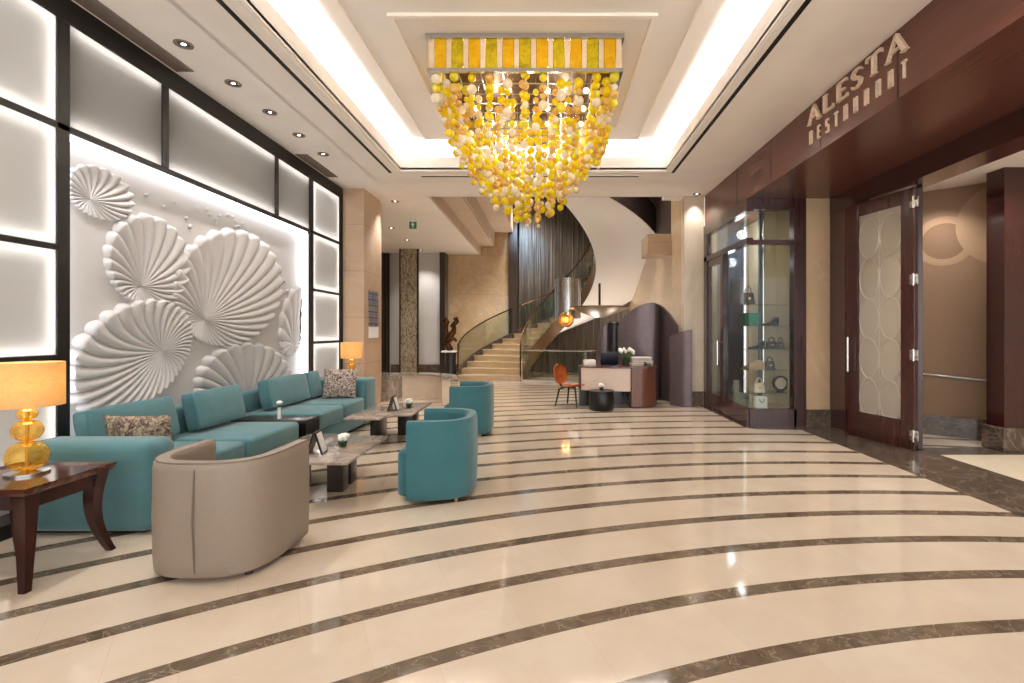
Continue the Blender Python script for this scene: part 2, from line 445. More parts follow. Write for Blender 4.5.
# back-left alcove
struct(MB().box(-6.3, -3.35, 15.65, 15.8, 0, ZC).build('wall_alcove', 'panel_grey', smooth=False))
struct(MB().box(-6.5, -6.3, 8.4, 15.8, 0, ZC).box(-6.5, -4.2, 8.35, 8.5, 0, ZC).build('wall_far_left', 'panel_grey', smooth=False))
struct(MB().box(-4.62, -4.56, 15.62, 15.65, 0, ZC).box(-3.47, -3.3, 15.5, 16.0, 0, ZC).build('trim_5', 'wenge', smooth=False))
struct(MB().box(-5.06, -3.47, 15.6, 15.65, 0, .32).box(-3.3, -1.32, 15.97, 16.0, 0, .3).build('baseboard_alcove', 'dark_marble', smooth=False))
# left column
struct(MB().box(-3.62, -3.25, 8.55, 9.36, 0, ZC).box(-3.62, -3.31, 9.36, 9.62, 0, ZC).build('column', 'column_marble', smooth=False))

# restaurant side
b = MB(); b.box(XF, 4.15, -3, 9.05, ZS, ZC)
for y in (2.9, 4.05, 5.2, 6.35, 7.5): b.box(XF - .003, XF + .01, y, y + .008, ZS, ZC, mi=1)
struct(b.build('trim_6', ['mahogany', 'black_gap'], smooth=False))
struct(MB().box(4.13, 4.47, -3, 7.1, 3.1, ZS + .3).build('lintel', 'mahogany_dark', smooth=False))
struct(MB().box(3.74, 4.32, 7.1, 7.25, 0, ZS).build('wall_entrance', 'tan_wall', smooth=False))
struct(MB().box(3.78, 4.15, 7.07, 7.1, 0, .25).build('baseboard_entrance', 'dark_marble', smooth=False))
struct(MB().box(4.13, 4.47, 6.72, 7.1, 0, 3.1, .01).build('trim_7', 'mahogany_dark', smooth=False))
# restaurant interior wall with big pale rings, its skirting, ceiling and a pillar
A0, A1 = Vector((4.47, 7.14)), Vector((5.98, 5.92))
d = (A1 - A0).normalized(); nrm = Vector((d.y, -d.x)); nrm = nrm if nrm.y < 0 else -nrm
def wp(s, off=0): p = A0 + d * s + nrm * off; return (p.x, p.y)
Lw = (A1 - A0).length
struct(MB().prism([wp(.72), wp(Lw), wp(Lw, -.1), wp(.72, -.1)], 0, 3.3).build('wall_restaurant', 'wall_paper', smooth=False))
struct(MB().prism([wp(0), wp(.72), wp(.72, -.1), wp(0, -.1)], 0, 3.3).build('wall_restaurant_return', 'cream_wall', smooth=False))
struct(MB().prism([wp(0, .03), wp(Lw, .03), wp(Lw), wp(0)], 0, .26).build('baseboard_restaurant', 'dark_marble', smooth=False))
def wall_disc(b, sc, zc, r0, r1, off, a0=0, a1=2 * PI, mi=0, smin=.72):
    rows = []
    for i in range(49):
        a = a0 + (a1 - a0) * i / 48; row = []
        for r in (r0, r1):
            s_ = min(Lw - .01, max(smin, sc + r * math.cos(a))); p = wp(s_, off); row.append((p[0], p[1], min(3.29, zc + r * math.sin(a))))
        rows.append(row)
    b.grid(rows, mi=mi)
b = MB(); wall_disc(b, 1.72, 2.76, .001, .54, .004); wall_disc(b, 1.06, 2.6, .24, .33, .003); wall_disc(b, 1.06, 2.6, .001, .24, .002, mi=1)
struct(b.build('trim_8', ['paper_ring', 'paper_dark'], smooth=False))
struct(MB().box(4.4, 9, -3, 7.3, 3.3, 3.35).build('ceiling_restaurant', 'ceiling_paint', smooth=False))
struct(MB().box(5.29, 6.1, 5.61, 5.84, .28, 3.3).build('pillar_restaurant', 'mahogany_dark', smooth=False))
struct(MB().box(5.25, 6.1, 5.57, 5.87, 0, .28, .012).build('baseboard_pillar', 'dark_marble', smooth=False))
struct(MB().box(6.1, 9, 5.65, 5.8, 0, 3.3).box(8.9, 9, -3, 5.8, 0, 3.3).build('wall_dining', 'cream_wall', smooth=False))

# handrail on the restaurant wall
rl = thing('handrail', 'thin metal handrail on the brown wall inside the restaurant', 'handrail', (5.4, 6.4, .8))
p0, p1 = wp(.5, .07), wp(Lw - .05, .07)
MB().tube([(p0[0], p0[1], .84), (p1[0], p1[1], .74)], .018).build('rail', 'steel', rl)
for s_ in (.78, 1.6):
    q, w = wp(s_, .07), wp(s_, 0); z = .84 - .1 * (s_ - .5) / (Lw - .55)
    MB().tube([(w[0], w[1], z - .06), (q[0], q[1], z - .05), (q[0], q[1], z)], .01).build('bracket', 'steel', rl)

# ------------------------------------------------------------------ left wall of backlit panels
struct(MB().box(-4.2, -4.06, -3, 8.57, 0, ZC).build('wall_left', 'box_white', smooth=False))
FX0, FX1 = -3.72, XL
b = MB()
def bar(y0, y1, z0, z1): b.box(FX0 - .13, FX1, y0, y1, z0, z1, .004, 1)
bar(-1, 8.57, 3.73, ZC); bar(-1, 8.57, 2.905, 2.955)
bar(3.58, 3.68, 0, 3.73); bar(4.56, 4.64, 2.955, 3.73); bar(6.45, 6.53, 2.955, 3.73); bar(7.37, 7.50, 0, 3.73); bar(8.43, 8.57, 0, 3.73)
bar(2.3, 2.38, 0, 3.73)
for z in (2.0, 1.18, .36): bar(-1, 3.6, z, z + .045); bar(7.45, 8.45, z + .02, z + .06)
bar(-1, 8.57, 0, .1)
struct(b.build('trim_9', 'frame_dark', smooth=False))
def panel(y0, y1, z0, z1, label, edges='tblr', back='box_white'):
    t = thing('light_panel', label, 'light panel', (-4.05, (y0 + y1) / 2, z0), group='backlit frosted panels in the dark frame')
    MB().box(-4.058, -4.04, y0 - .02, y1 + .02, z0 - .02, z1 + .02).build('backing', back, t, smooth=False)
    x0, x1 = -3.705, -3.685; w = .012
    for e in edges:
        q = MB()
        if e == 't': q.box(x0, x1, y0 + .02, y1 - .02, z1 - w, z1)
        if e == 'b': q.box(x0, x1, y0 + .02, y1 - .02, z0, z0 + w)
        if e == 'l': q.box(x0, x1, y0, y0 + w, z0 + .02, z1 - .02)
        if e == 'r': q.box(x0, x1, y1 - w, y1, z0 + .02, z1 - .02)
        q.build('light_strip', 'led', t, smooth=False)
    MB().box(-3.648, -3.642, y0 - .01, y1 + .01, z0 - .01, z1 + .01).build('glass_pane', 'frosted_glass', t, smooth=False)
for z0, z1, w in ((2.955, 3.73, 'topmost'), (2.045, 2.905, 'second from the top'), (1.225, 2.0, 'third from the top, just above the lamp'), (.405, 1.18, 'lowest, behind the lamp')):
    panel(2.38, 3.58, z0, z1, 'white backlit panel left of the shell relief, ' + w, 'rtb')
panel(3.68, 4.56, 2.955, 3.73, 'backlit panel over the smallest shell, first of the row above the relief', 'tb', 'box_grey')
panel(4.64, 6.45, 2.955, 3.73, 'widest backlit panel in the row above the shell relief', 'tb', 'box_grey')
panel(6.53, 7.37, 2.955, 3.73, 'narrow backlit panel at the far end above the shell relief', 'tb', 'box_grey')
for z0, z1, w in ((2.955, 3.73, 'topmost of the column'), (2.06, 2.905, 'second from the top'), (1.24, 2.02, 'third from the top'), (.42, 1.20, 'lowest, behind the sofa')):
    panel(7.50, 8.43, z0, z1, 'backlit panel between shell relief and marble column, ' + w, 'lrtb')

# shell relief
RX = -3.78
rel = thing('shell_relief', 'large white plaster wall relief of fan shells behind the teal sofas', 'wall relief', (RX, 5.5, .1))
MB().box(-3.9, RX, 3.69, 7.37, .1, 2.93).build('relief_panel', 'relief_white', rel, smooth=False)
q = [('box', 3.70, 7.35, 2.894, 2.904), ('box', 3.70, 7.35, .1, .11), ('box', 3.681, 3.691, .12, 2.88), ('box', 7.359, 7.369, .12, 2.88)]
for _, y0, y1, z0, z1 in q:
    MB().box(-3.775, -3.655, y0, y1, z0, z1).build('light_strip', 'led_soft', rel, smooth=False)
def shell(cy, cz, a, bb, rot, hy, hz, ribs, H=.12, twist=.35, seed=1, ph=0.0):
    NT_, NS = ribs * 8, 26
    cr, sr = math.cos(rot), math.sin(rot)
    ex, ez = hy - cy, hz - cz
    hx_, hz_ = (ex * cr + ez * sr) / a, (-ex * sr + ez * cr) / bb
    rows = []
    for j in range(NS + 1):
        s = j / NS; row = []
        for i in range(NT_):
            t = 2 * PI * i / NT_
            rib = t * ribs / (2 * PI)
            fr = rib % 1.0
            tt = t + ph + twist * (s - .5) * s
            dx, dz = math.cos(tt), math.sin(tt)
            # ray from hinge to the unit circle
            B = hx_ * dx + hz_ * dz; C = hx_ ** 2 + hz_ ** 2 - 1
            L = -B + math.sqrt(max(B * B - C, 0))
            ridge = math.sin(PI * fr)
            edge = 1 - .05 * (1 - ridge) ** 1.2
            rad = L * s * edge * (1 if True else 1)
            px_, pz_ = hx_ + dx * rad, hz_ + dz * rad
            y = cy + px_ * a * cr - pz_ * bb * sr; z = cz + px_ * a * sr + pz_ * bb * cr
            lift = .62 * H * (.30 + .70 * s ** 1.4) * (1 if s < .95 else max(0, 1 - ((s - .95) / .05) ** 2) ** .5)
            wave = (ridge ** .7 - .75) * .042 * (s ** .8) * min(1, L * 1.3) * (1 if s < .97 else .3)
            x = RX + max(-.004, lift * min(1, .35 + L * .5) + wave) * 1.0
            y = min(max(y, 3.80), 7.335); z = min(max(z, .11), 2.86)
            row.append((x - (.004 if j == NS else 0), y, z))
        rows.append(row)
    b = MB(); b.grid(rows, closed_v=True); return b.build('shell', 'relief_white', rel, angle=80)
K_ = 1.028
_shell = shell
def shell(cy, cz, a, bb, rot, hy, hz, *r): return _shell(cy * K_, 1.4 + (cz - 1.4) * K_, a * K_, bb * K_, rot, hy * K_, 1.4 + (hz - 1.4) * K_, *r)
shell(3.97, 2.53, .30, .22, 0, 3.88, 2.45, 24, .07, .2)
shell(4.46, 2.05, .47, .43, .2, 4.37, 1.80, 28, .10, .25)
shell(5.67, 1.92, 1.00, .68, .25, 5.16, 1.52, 40, .12, .25)
shell(4.30, 1.20, .70, .46, .42, 4.60, 1.20, 36, .11, -.35)
shell(5.95, .78, .95, .50, -.1, 5.9, .5, 34, .10, .2)
shell(7.00, 1.56, .56, .36, 1.05, 6.98, 1.2, 22, .08, .2)
rnd = random.Random(3)
studs = []
for y, z in ((4.35, 2.62), (4.55, 2.68), (4.75, 2.62), (4.9, 2.7), (5.05, 2.58), (5.2, 2.72), (5.1, 2.5)): studs.append((y, z))
for k in range(44):
    u = rnd.random(); studs.append((5.4 + 1.8 * u + rnd.uniform(-.1, .1), 2.74 - .95 * u ** 2.4 + rnd.uniform(-.12, .06)))
for k in range(16): studs.append((5.05 + rnd.uniform(-.12, .12), 1.5 - .035 * k + .2))
for y, z in studs:
    y = min(7.25, y); MB().ball((RX + .008, y, z), .016 + rnd.random() * .006, seg=8, rings=6).build('stud', 'relief_white', rel)

# ------------------------------------------------------------------ ceiling fittings
def slot(x0, x1, y0, y1, label):
    b = MB(); b.box(x0, x1, y0, y1, ZC - .006, ZC, mi=0); frame_ring(b, x0 - .012, x1 + .012, y0 - .012, y1 + .012, ZC, .012, .008, 1)
    tag(b.build('air_slot', ['black_gap', 'ceiling_paint'], loc=((x0 + x1) / 2, (y0 + y1) / 2, ZC), smooth=False), label, 'air vent', 'linear air slots around the tray ceiling')
slot(-2.525, -2.475, -1, 7.7, 'long black air slot in the ceiling on the light-panel side')
slot(1.955, 2.005, -1, 7.7, 'long black air slot in the ceiling beside the restaurant sign')
slot(-2.06, 1.48, 7.85, 7.91, 'short black air slot across the ceiling behind the chandelier')
def vent(y0, y1, label):
    t = thing('ceiling_vent', label, 'air vent', (-3.515, (y0 + y1) / 2, ZC), group='grey ceiling grilles')
    b = MB(); frame_ring(b, -3.6, -3.43, y0, y1, ZC, .012, .01); b.build('frame', 'grille', t, smooth=False)
    b = MB()
    for i in range(9): x = -3.582 + i * .0168; b.box(x, x + .008, y0 + .012, y1 - .012, ZC - .008, ZC)
    b.build('slats', 'grille', t, smooth=False)
vent(2.2, 4.69, 'grey slatted ceiling grille nearest the camera, above the panel wall')
vent(6.89, 7.9, 'grey slatted ceiling grille at the far end near the marble column')
DL = [(-3.2, 4.25, 'first recessed downlight of the row over the sofas, beside the long grille'), (-3.2, 4.92, 'second recessed downlight of the row over the sofas'), (-3.2, 5.57, 'third recessed downlight of the row over the sofas'), (-3.2, 6.22, 'fourth recessed downlight of the row over the sofas'), (-3.2, 6.89, 'last recessed downlight of the row over the sofas'),
      (-2.97, 9.4, 'bright round ceiling spot beside the marble column head'), (-3.83, 11.84, 'round ceiling spot left of the green exit sign'), (-3.9, 13.4, 'round ceiling spot before the bronze lattice screen'), (-3.96, 15.06, 'round ceiling spot closest to the grey wall panels')]
dl0 = None
for i, (x, y, lab) in enumerate(DL):
    if dl0 is None:
        dl0 = thing('downlight', lab, 'downlight', (x, y, ZC), group='recessed ceiling downlights')
        b = MB(); b.lathe([(.075, 0), (.075, -.008), (.05, -.008), (.046, 0.0)], (x, y, ZC)); b.build('rim', 'grille', dl0)
        MB().cyl((x, y), .046, ZC - .003, ZC).build('baffle', 'charcoal', dl0); MB().cyl((x, y), .018, ZC - .004, ZC - .001).build('lens', 'downlight_glow', dl0)
        o = dl0
    else: o = dup(dl0, (x, y, ZC), label=lab)
    light('downlight_beam', 'SPOT', (x, y, ZC - .03), 50 if i < 5 else 140, (1, .95, .9), rot=(0, 0, 0), spot_size=R(100), spot_blend=.8, shadow_soft_size=.05)
o = dup(dl0, (2.74, 8.9, ZC), label='round ceiling spot washing the beige pilaster left of the shop')
light('downlight_beam', 'SPOT', (2.74, 8.92, ZC - .03), 45, (1, .95, .9), rot=(0, 0, 0), spot_size=R(80), spot_blend=.7, shadow_soft_size=.05)
ex = thing('exit_sign', 'small green hanging exit sign with a white arrow under the far ceiling', 'exit sign', (-3.0, 10.8, 3.68))
MB().box(-3.09, -2.93, 10.78, 10.80, 3.68, 3.83).build('plate', 'exit_green', ex, smooth=False)
MB().box(-3.02, -3.0, 10.77, 10.78, 3.70, 3.78).prism([(-3.05, 3.76), (-2.97, 3.76), (-3.01, 3.815)], 10.77, 10.78, axis=1).build('arrow', 'white_card', ex, smooth=False)
MB().tube([(-3.06, 10.79, 3.83), (-3.06, 10.79, ZC)], .004, 6).tube([(-2.96, 10.79, 3.83), (-2.96, 10.79, ZC)], .004, 6).build('hanger', 'steel', ex)

# ------------------------------------------------------------------ chandelier
CX, CY = -.226, 5.72
HW = .945
ch = thing('chandelier', 'large square chandelier of yellow and cream glass balls under the tray ceiling', 'chandelier', (CX, CY, ZT))
b = MB(); frame_ring(b, CX - .975, CX + .975, CY - .975, CY + .975, ZT, .05, .045); b.box(CX - .93, CX + .93, CY - .93, CY + .93, ZT - .02, ZT, mi=1); b.build('top_frame', ['chrome', 'bronze'], ch, smooth=False)
ZB = 3.955
b = MB(); frame_ring(b, CX - .965, CX + .965, CY - .965, CY + .965, ZB + .03, .035, .035); b.build('bottom_frame', 'chrome', ch, smooth=False)
for side in range(4):
    mt = Matrix.Translation((CX, CY, 0)) @ Matrix.Rotation(side * PI / 2, 4, 'Z')
    b = MB(); n = 23; x = -HW
    ws = [(.052 if i % 2 == 0 else .110) for i in range(n)]; k = 2 * HW / sum(ws)
    for i in range(n):
        w = ws[i] * k; mi = 0 if i % 2 == 0 else (1 if i % 4 == 1 else 2)
        b.box(x + .002, x + w - .002, -HW - .008, -HW + .006, ZB + .03, ZT - .045, .003, 1, mi=mi, mtx=mt); x += w
    b.build('glass_strips', ['strip_white', 'strip_yellow', 'strip_green'], ch)
for i in range(4):
    for j in range(4):
        x, y = CX - .66 + .44 * i, CY - .66 + .44 * j
        hd = MB().tube([(x, y, ZT - .02), (x, y, 4.16)], .012, 8).build('bulb_holder', 'chrome', ch)
        MB().ball((x, y, 4.13), .032, seg=10, rings=8).build('bulb', 'bulb', hd)
b = MB()
for i in range(9):
    t = -.9 + 1.8 * i / 8; b.box(CX + t - .006, CX + t + .006, CY - .94, CY + .94, ZB + .02, ZB + .03); b.box(CX - .94, CX + .94, CY + t - .006, CY + t + .006, ZB + .02, ZB + .03)
b.build('string_grid', 'steel', ch, smooth=False)
rnd = random.Random(11)
balls, wires = [], MB()
def string_of_balls(u, v, edge):
    x, y = CX + u * .89, CY + v * .89
    if not edge: x += rnd.uniform(-.04, .04); y += rnd.uniform(-.04, .04)
    dd = (abs(u * .93) ** 2.5 + abs(v * .93) ** 2.5) ** (1 / 2.5)
    L = .33 + 1.04 * max(0, 1 - min(dd, 1) ** 1.6) + rnd.uniform(-.07, .03)
    zt = ZB + .02; zb = zt - L
    top = zt - .05 if edge else zb + min(L - .08, .34 + rnd.random() * .2)
    z = zb
    while z < top:
        r = rnd.choice((.034, .04, .046, .05)) if edge or rnd.random() < .25 else rnd.choice((.024, .028, .033, .038, .042))
        z += r; balls.append((x, y, z, r)); z += r + rnd.uniform(0, .03)
    wires.tube([(x, y, zt), (x, y, zb)], .0022, 4)
for k in range(10):
    w = -1 + 2 * k / 10
    for u, v in ((w, -1), (1, w), (-w, 1), (-1, -w)): string_of_balls(u, v, True)
for i in range(13):
    for j in range(13): string_of_balls(-.9 + 1.8 * i / 12, -.9 + 1.8 * j / 12, False)
wires.build('wires', 'chrome', ch)
balls.sort(key=lambda q: (Vector(q[:3]) - Vector((0, 0, 1.4))).length - q[3] * 8)
BM = ['ball_yellow', 'ball_cream', 'ball_amber', 'ball_lemon']
def bmi(): return rnd.choices((0, 1, 2, 3), (32, 28, 24, 16))[0]
for x, y, z, r in balls[:100]:
    MB().ball((x, y, z), r, seg=14, rings=9).build('glass_ball', BM[bmi()], ch)
b = MB()
for x, y, z, r in balls[100:]: b.ball((x, y, z), r, mi=bmi(), seg=12, rings=8)
o = b.build('glass_balls', BM, ch); o['kind'] = 'stuff'
for dx, dy in ((-.45, -.45), (.45, -.45), (-.45, .45), (.45, .45)):
    light('chandelier_light', 'POINT', (CX + dx, CY + dy, 4.08), 8, (1, .93, .78), shadow_soft_size=.06)
for dx, dy in ((-.3, -.3), (.3, -.3), (-.3, .3), (.3, .3), (0, -.55)):
    light('chandelier_light', 'POINT', (CX + dx, CY + dy, 3.72), 5, (1, .96, .88), shadow_soft_size=.06)
light('chandelier_light', 'POINT', (CX, CY, 3.35), 6, (1, .92, .78), shadow_soft_size=.08)

# ------------------------------------------------------------------ seating
def rbox(x0, x1, y0, y1, z0, z1, bev, mtx=None, seg=4): return MB().box(x0, x1, y0, y1, z0, z1, bev, seg, mtx=mtx)
def lean_cushion(y0, y1, z0, h, xback, name, parent, mat='teal_light', th=.17, lean=12):
    mt = Matrix.Translation((xback, 0, z0)) @ Matrix.Rotation(R(-lean), 4, 'Y')
    # bulging block
    b = bmesh.new(); bmesh.ops.create_cube(b, size=1); bmesh.ops.subdivide_edges(b, edges=b.edges[:], cuts=7, use_grid_fill=True)
    L = y1 - y0
    for v in b.verts:
        u, w, q = v.co.x * 2, v.co.y * 2, v.co.z * 2
        bul = (1 - abs(w) ** 3) * (1 - abs(q) ** 3)
        e = lambda a, r: math.copysign(min(abs(a), 1), a)
        v.co = Vector(((u * th / 2 * (.80 + .20 * bul)) + th / 2, (y0 + y1) / 2 + w * L / 2 * (1 - .03 * abs(q) ** 4), h / 2 + q * h / 2 * (1 - .02 * abs(w) ** 4)))
    ed = [e for e in b.edges if len(e.link_faces) == 2 and e.calc_face_angle() > 1.0]
    bmesh.ops.bevel(b, geom=ed, offset=.022, segments=3, profile=.5, affect='EDGES')
    m = MB(); m._merge(b, 0, mt); return m.build(name, mat, parent)

sa = thing('sofa', 'teal fabric sofa with a wide square arm beside the near side table', 'sofa', (-3.1, 4.2, 0), group='teal sofas along the shell wall')
MB().box(-3.55, -2.80, 3.36, 5.15, 0, .06).build('plinth', 'black', sa, smooth=False)
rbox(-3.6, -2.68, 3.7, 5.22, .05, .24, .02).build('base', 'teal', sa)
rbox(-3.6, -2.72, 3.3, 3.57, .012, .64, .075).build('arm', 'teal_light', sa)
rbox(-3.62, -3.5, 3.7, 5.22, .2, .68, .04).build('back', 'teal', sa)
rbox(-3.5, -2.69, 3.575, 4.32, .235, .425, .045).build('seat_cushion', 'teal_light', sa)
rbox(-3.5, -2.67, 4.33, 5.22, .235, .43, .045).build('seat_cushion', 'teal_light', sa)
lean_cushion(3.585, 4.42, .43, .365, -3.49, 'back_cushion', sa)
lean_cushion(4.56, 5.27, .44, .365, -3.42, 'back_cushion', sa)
sb = thing('sofa', 'teal fabric sofa at the far end, beyond the black table', 'sofa', (-3.1, 6.5, 0), group='teal sofas along the shell wall')
MB().box(-3.55, -2.78, 5.68, 7.40, 0, .06).build('plinth', 'black', sb, smooth=False)
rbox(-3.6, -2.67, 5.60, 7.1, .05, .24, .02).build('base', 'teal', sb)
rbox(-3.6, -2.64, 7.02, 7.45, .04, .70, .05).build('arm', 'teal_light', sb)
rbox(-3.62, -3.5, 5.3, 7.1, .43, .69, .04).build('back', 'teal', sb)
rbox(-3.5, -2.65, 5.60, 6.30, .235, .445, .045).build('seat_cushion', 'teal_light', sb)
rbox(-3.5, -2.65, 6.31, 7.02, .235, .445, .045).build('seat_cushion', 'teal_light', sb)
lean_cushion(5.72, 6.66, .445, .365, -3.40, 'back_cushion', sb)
lean_cushion(6.68, 7.02, .445, .365, -3.40, 'back_cushion', sb)

def pillow(name, w, h, t, mat, mtx, label):
    rows = []
    N = 24
    for sgn in (1, -1):
        for i in range(N + 1):
            u = -1 + 2 * i / N; row = []
            for j in range(N + 1):
                v = -1 + 2 * j / N
                th = t / 2 * max(0, (1 - abs(u) ** 2.4)) ** .6 * max(0, (1 - abs(v) ** 2.4)) ** .6
                pin = 1 - .05 * (1 - abs(v) ** 2); pin2 = 1 - .05 * (1 - abs(u) ** 2)
                row.append((u * w / 2 * pin, sgn * th, v * h / 2 * pin2))
            rows.append(row)
    b = MB(); b.grid(rows[:N + 1], mtx=mtx); b.grid(rows[N + 1:], mtx=mtx)
    loc = mtx.translation
    bmesh.ops.remove_doubles(b.bm, verts=b.bm.verts, dist=1e-4); bmesh.ops.recalc_face_normals(b.bm, faces=b.bm.faces)
    return tag(b.build(name, mat, loc=tuple(loc), angle=80), label, 'pillow')
pillow('throw_pillow', .49, .33, .11, 'pillow_rug', Matrix.Translation((-3.09, 3.66, .605)) @ Matrix.Rotation(R(3), 4, 'Z') @ Matrix.Rotation(R(8), 4, 'X'), 'oblong brown mottled pillow standing behind the near sofa arm')
pillow('throw_pillow', .46, .42, .15, 'pillow_pattern', Matrix.Translation((-2.95, 6.86, .655)) @ Matrix.Rotation(R(6), 4, 'Z') @ Matrix.Rotation(R(-14), 4, 'X'), 'square speckled pillow leaning on the far sofa arm')

def tub_chair(mat, mat2, label, loc, rz, w=.37, dep=.40, d1=.12, H=.67, group=None, foot='brass', front=.10):
    t = thing('tub_armchair', label, 'armchair', loc, rz, group)
    th = .085
    def path(o):
        ww, dd = w - th * o, dep - th * o; pts = []
        for k in range(5): pts.append((ww, d1 - k * d1 / 5))
        for k in range(33):
            a = PI * k / 32; c, s_ = math.cos(a), math.sin(a); e = 2 / 2.9
            pts.append((ww * math.copysign(abs(c) ** e, c), -dd * abs(s_) ** e))
        for k in range(1, 6): pts.append((-ww, k * d1 / 5))
        return pts
    prof = [(.95, .03), (.22, .03), (.06, .045), (0, .12), (-.05, .35), (0, H - .05), (.06, H - .015), (.2, H), (.8, H), (.94, H - .015), (1, H - .05), (1, .2)]
    P = {o: path(o) for o, _ in prof}
    rows = [[(P[o][i][0], P[o][i][1], z) for o, z in prof] for i in range(len(P[0]))]
    b = MB(); b.grid(rows, closed_v=True, cap=True); b.build('tub_back', mat, t, world=False)
    # piped seam along the rim
    rim = [(x, y, H - .004) for x, y in path(.16)]
    MB().tube(rim, .005, 6).build('piping', mat2, t, world=False)
    ww = w - th - .004
    b = MB(); b.box(-ww, ww, -dep + th + .05, d1 + front, .035, .42, .045, 4); b.build('seat', mat, t, world=False)
    for sx in (-1, 1):
        for sy in (d1 - .03, -dep + .14):
            MB().cyl((sx * (w - .12), sy), .022, 0, .06, 12).build('foot', foot, t, world=False)
    return t
g = tub_chair('taupe_leather', 'taupe_dark', 'taupe leather tub armchair seen from behind in the foreground', (-1.965, 3.06, 0), R(0), w=.355, d1=.2, front=.03, foot='wenge')
MB().tube([(.02, -.374, .03), (.02, -.398, .07), (.02, -.4185, .35), (.02, -.402, .62), (.02, -.38, .667)], .004, 6).build('seam', 'taupe_dark', g, world=False)
tub_chair('teal', 'teal', 'teal tub armchair nearest the camera, beside the near coffee table', (-1.03, 4.25, 0), R(92), group='teal tub armchairs')
tub_chair('teal', 'teal', 'teal tub armchair farther back, nearer the staircase', (-1.16, 6.70, 0), R(88), group='teal tub armchairs')

# ------------------------------------------------------------------ tables
def side_table():
    x0, x1, y0, y1, H = -3.40, -2.78, 2.57, 3.12, .55
    t = thing('side_table', 'dark reddish wood side table with curved legs in the left foreground', 'side table', ((x0 + x1) / 2, (y0 + y1) / 2, 0))
    b = MB(); b.box(x0 + .025, x1 - .025, y0 + .025, y1 - .025, H - .022, H - .004); b.build('top', 'table_wood', t, smooth=False)
    b = MB()      # raised flared lip
    for (ax, ay, bx, by) in ((x0, y0, x1, y0), (x1, y0, x1, y1), (x1, y1, x0, y1), (x0, y1, x0, y0)):
        cx_, cy_ = (x0 + x1) / 2, (y0 + y1) / 2
        f = lambda x, y, k: (cx_ + (x - cx_) * k, cy_ + (y - cy_) * k)
        P = [(1.0, H + .008), (1.0, H), (.955, H - .035), (.90, H - .035), (.90, H - .004), (.97, H + .008)]
        rows = []
        for (px_, py_) in ((ax, ay), (bx, by)): rows.append([f(px_, py_, k) + (z,) for k, z in P])
        b.grid(rows, closed_v=True)
    b.build('rim', 'table_wood', t, angle=25)
    b = MB(); i = .045
    b.box(x0 + i, x1 - i, y0 + i, y0 + i + .02, H - .12, H - .03); b.box(x0 + i, x1 - i, y1 - i - .02, y1 - i, H - .12, H - .03)
    b.box(x0 + i, x0 + i + .02, y0 + i, y1 - i, H - .12, H - .03); b.box(x1 - i - .02, x1 - i, y0 + i, y1 - i, H - .12, H - .03)
    b.build('apron', 'leg_wood', t, smooth=False)
    for sx in (-1, 1):
        for sy in (-1, 1):
            cx_, cy_ = ((x1 - .075) if sx > 0 else (x0 + .075)), ((y1 - .075) if sy > 0 else (y0 + .075))
            rows = []
            for k in range(13):
                u = k / 12; z = (H - .03) * (1 - u)
                wd = .040 - .022 * u; out = .04 * (u ** 2.5) * 1.1 - .022 * math.sin(PI * u)
                qx, qy = cx_ + sx * (out + .012), cy_ + sy * (out + .012)
                rows.append([(qx - wd, qy - wd, z), (qx + wd, qy - wd, z), (qx + wd, qy + wd, z), (qx - wd, qy + wd, z)])
            MB().grid(rows, closed_v=True, cap=True).build('leg', 'leg_wood', t, angle=50)
    return t
side_table()

def table_lamp(loc, label, k=1.0, group='gold glass table lamps'):
    x, y, z = loc
    t = thing('table_lamp', label, 'lamp', loc, group=group)
    b = MB(); b.lathe([(.0, 0), (.1, 0), (.1, .012), (.03, .016), (.0, .016)], (x, y, z), 40); b.build('base', 'chrome', t)
    def glob(r, h, zc):
        b = MB(); pr = []
        for i in range(25):
            a = -PI / 2 + PI * i / 24; pr.append((max(.012, r * abs(math.cos(a)) ** .85), zc + h / 2 * math.sin(a)))
        b.lathe(pr, (x, y, z), 40); return b
    glob(.098, .18, .105).build('glass_globe', 'gold_mix', t)
    glob(.072, .125, .258).build('glass_globe', 'gold_mix', t)
    glob(.048, .07, .356).build('glass_globe', 'gold_mix', t)
    MB().cyl((x, y), .009, z + .016, z + .55, 10).build('stem', 'brass', t)
    b = MB(); H0, H1 = .405, .665; rr = .165
    rows = []
    for r_, zz in ((rr, H0), (rr, H1), (rr - .004, H1), (rr - .004, H0)):
        rows.append([(x + r_ * math.cos(2 * PI * i / 48), y + r_ * math.sin(2 * PI * i / 48), z + zz) for i in range(48)])
    b.grid(rows, closed_u=True, closed_v=True); shd = b.build('lamp_shade', 'shade_fabric', t)
    b = MB()
    for a in range(3): b.tube([(x, y, z + .55), (x + (rr - .01) * math.cos(a * 2.094), y + (rr - .01) * math.sin(a * 2.094), z + .64)], .003, 6)
    b.build('shade_spider', 'brass', shd)
    MB().ball((x, y, z + .54), .028, seg=12, rings=8).build('bulb', 'bulb', t)
    light('lamp_bulb_light', 'POINT', (x, y, z + .54), 5.5, (1, .88, .72), shadow_soft_size=.1)
    return t
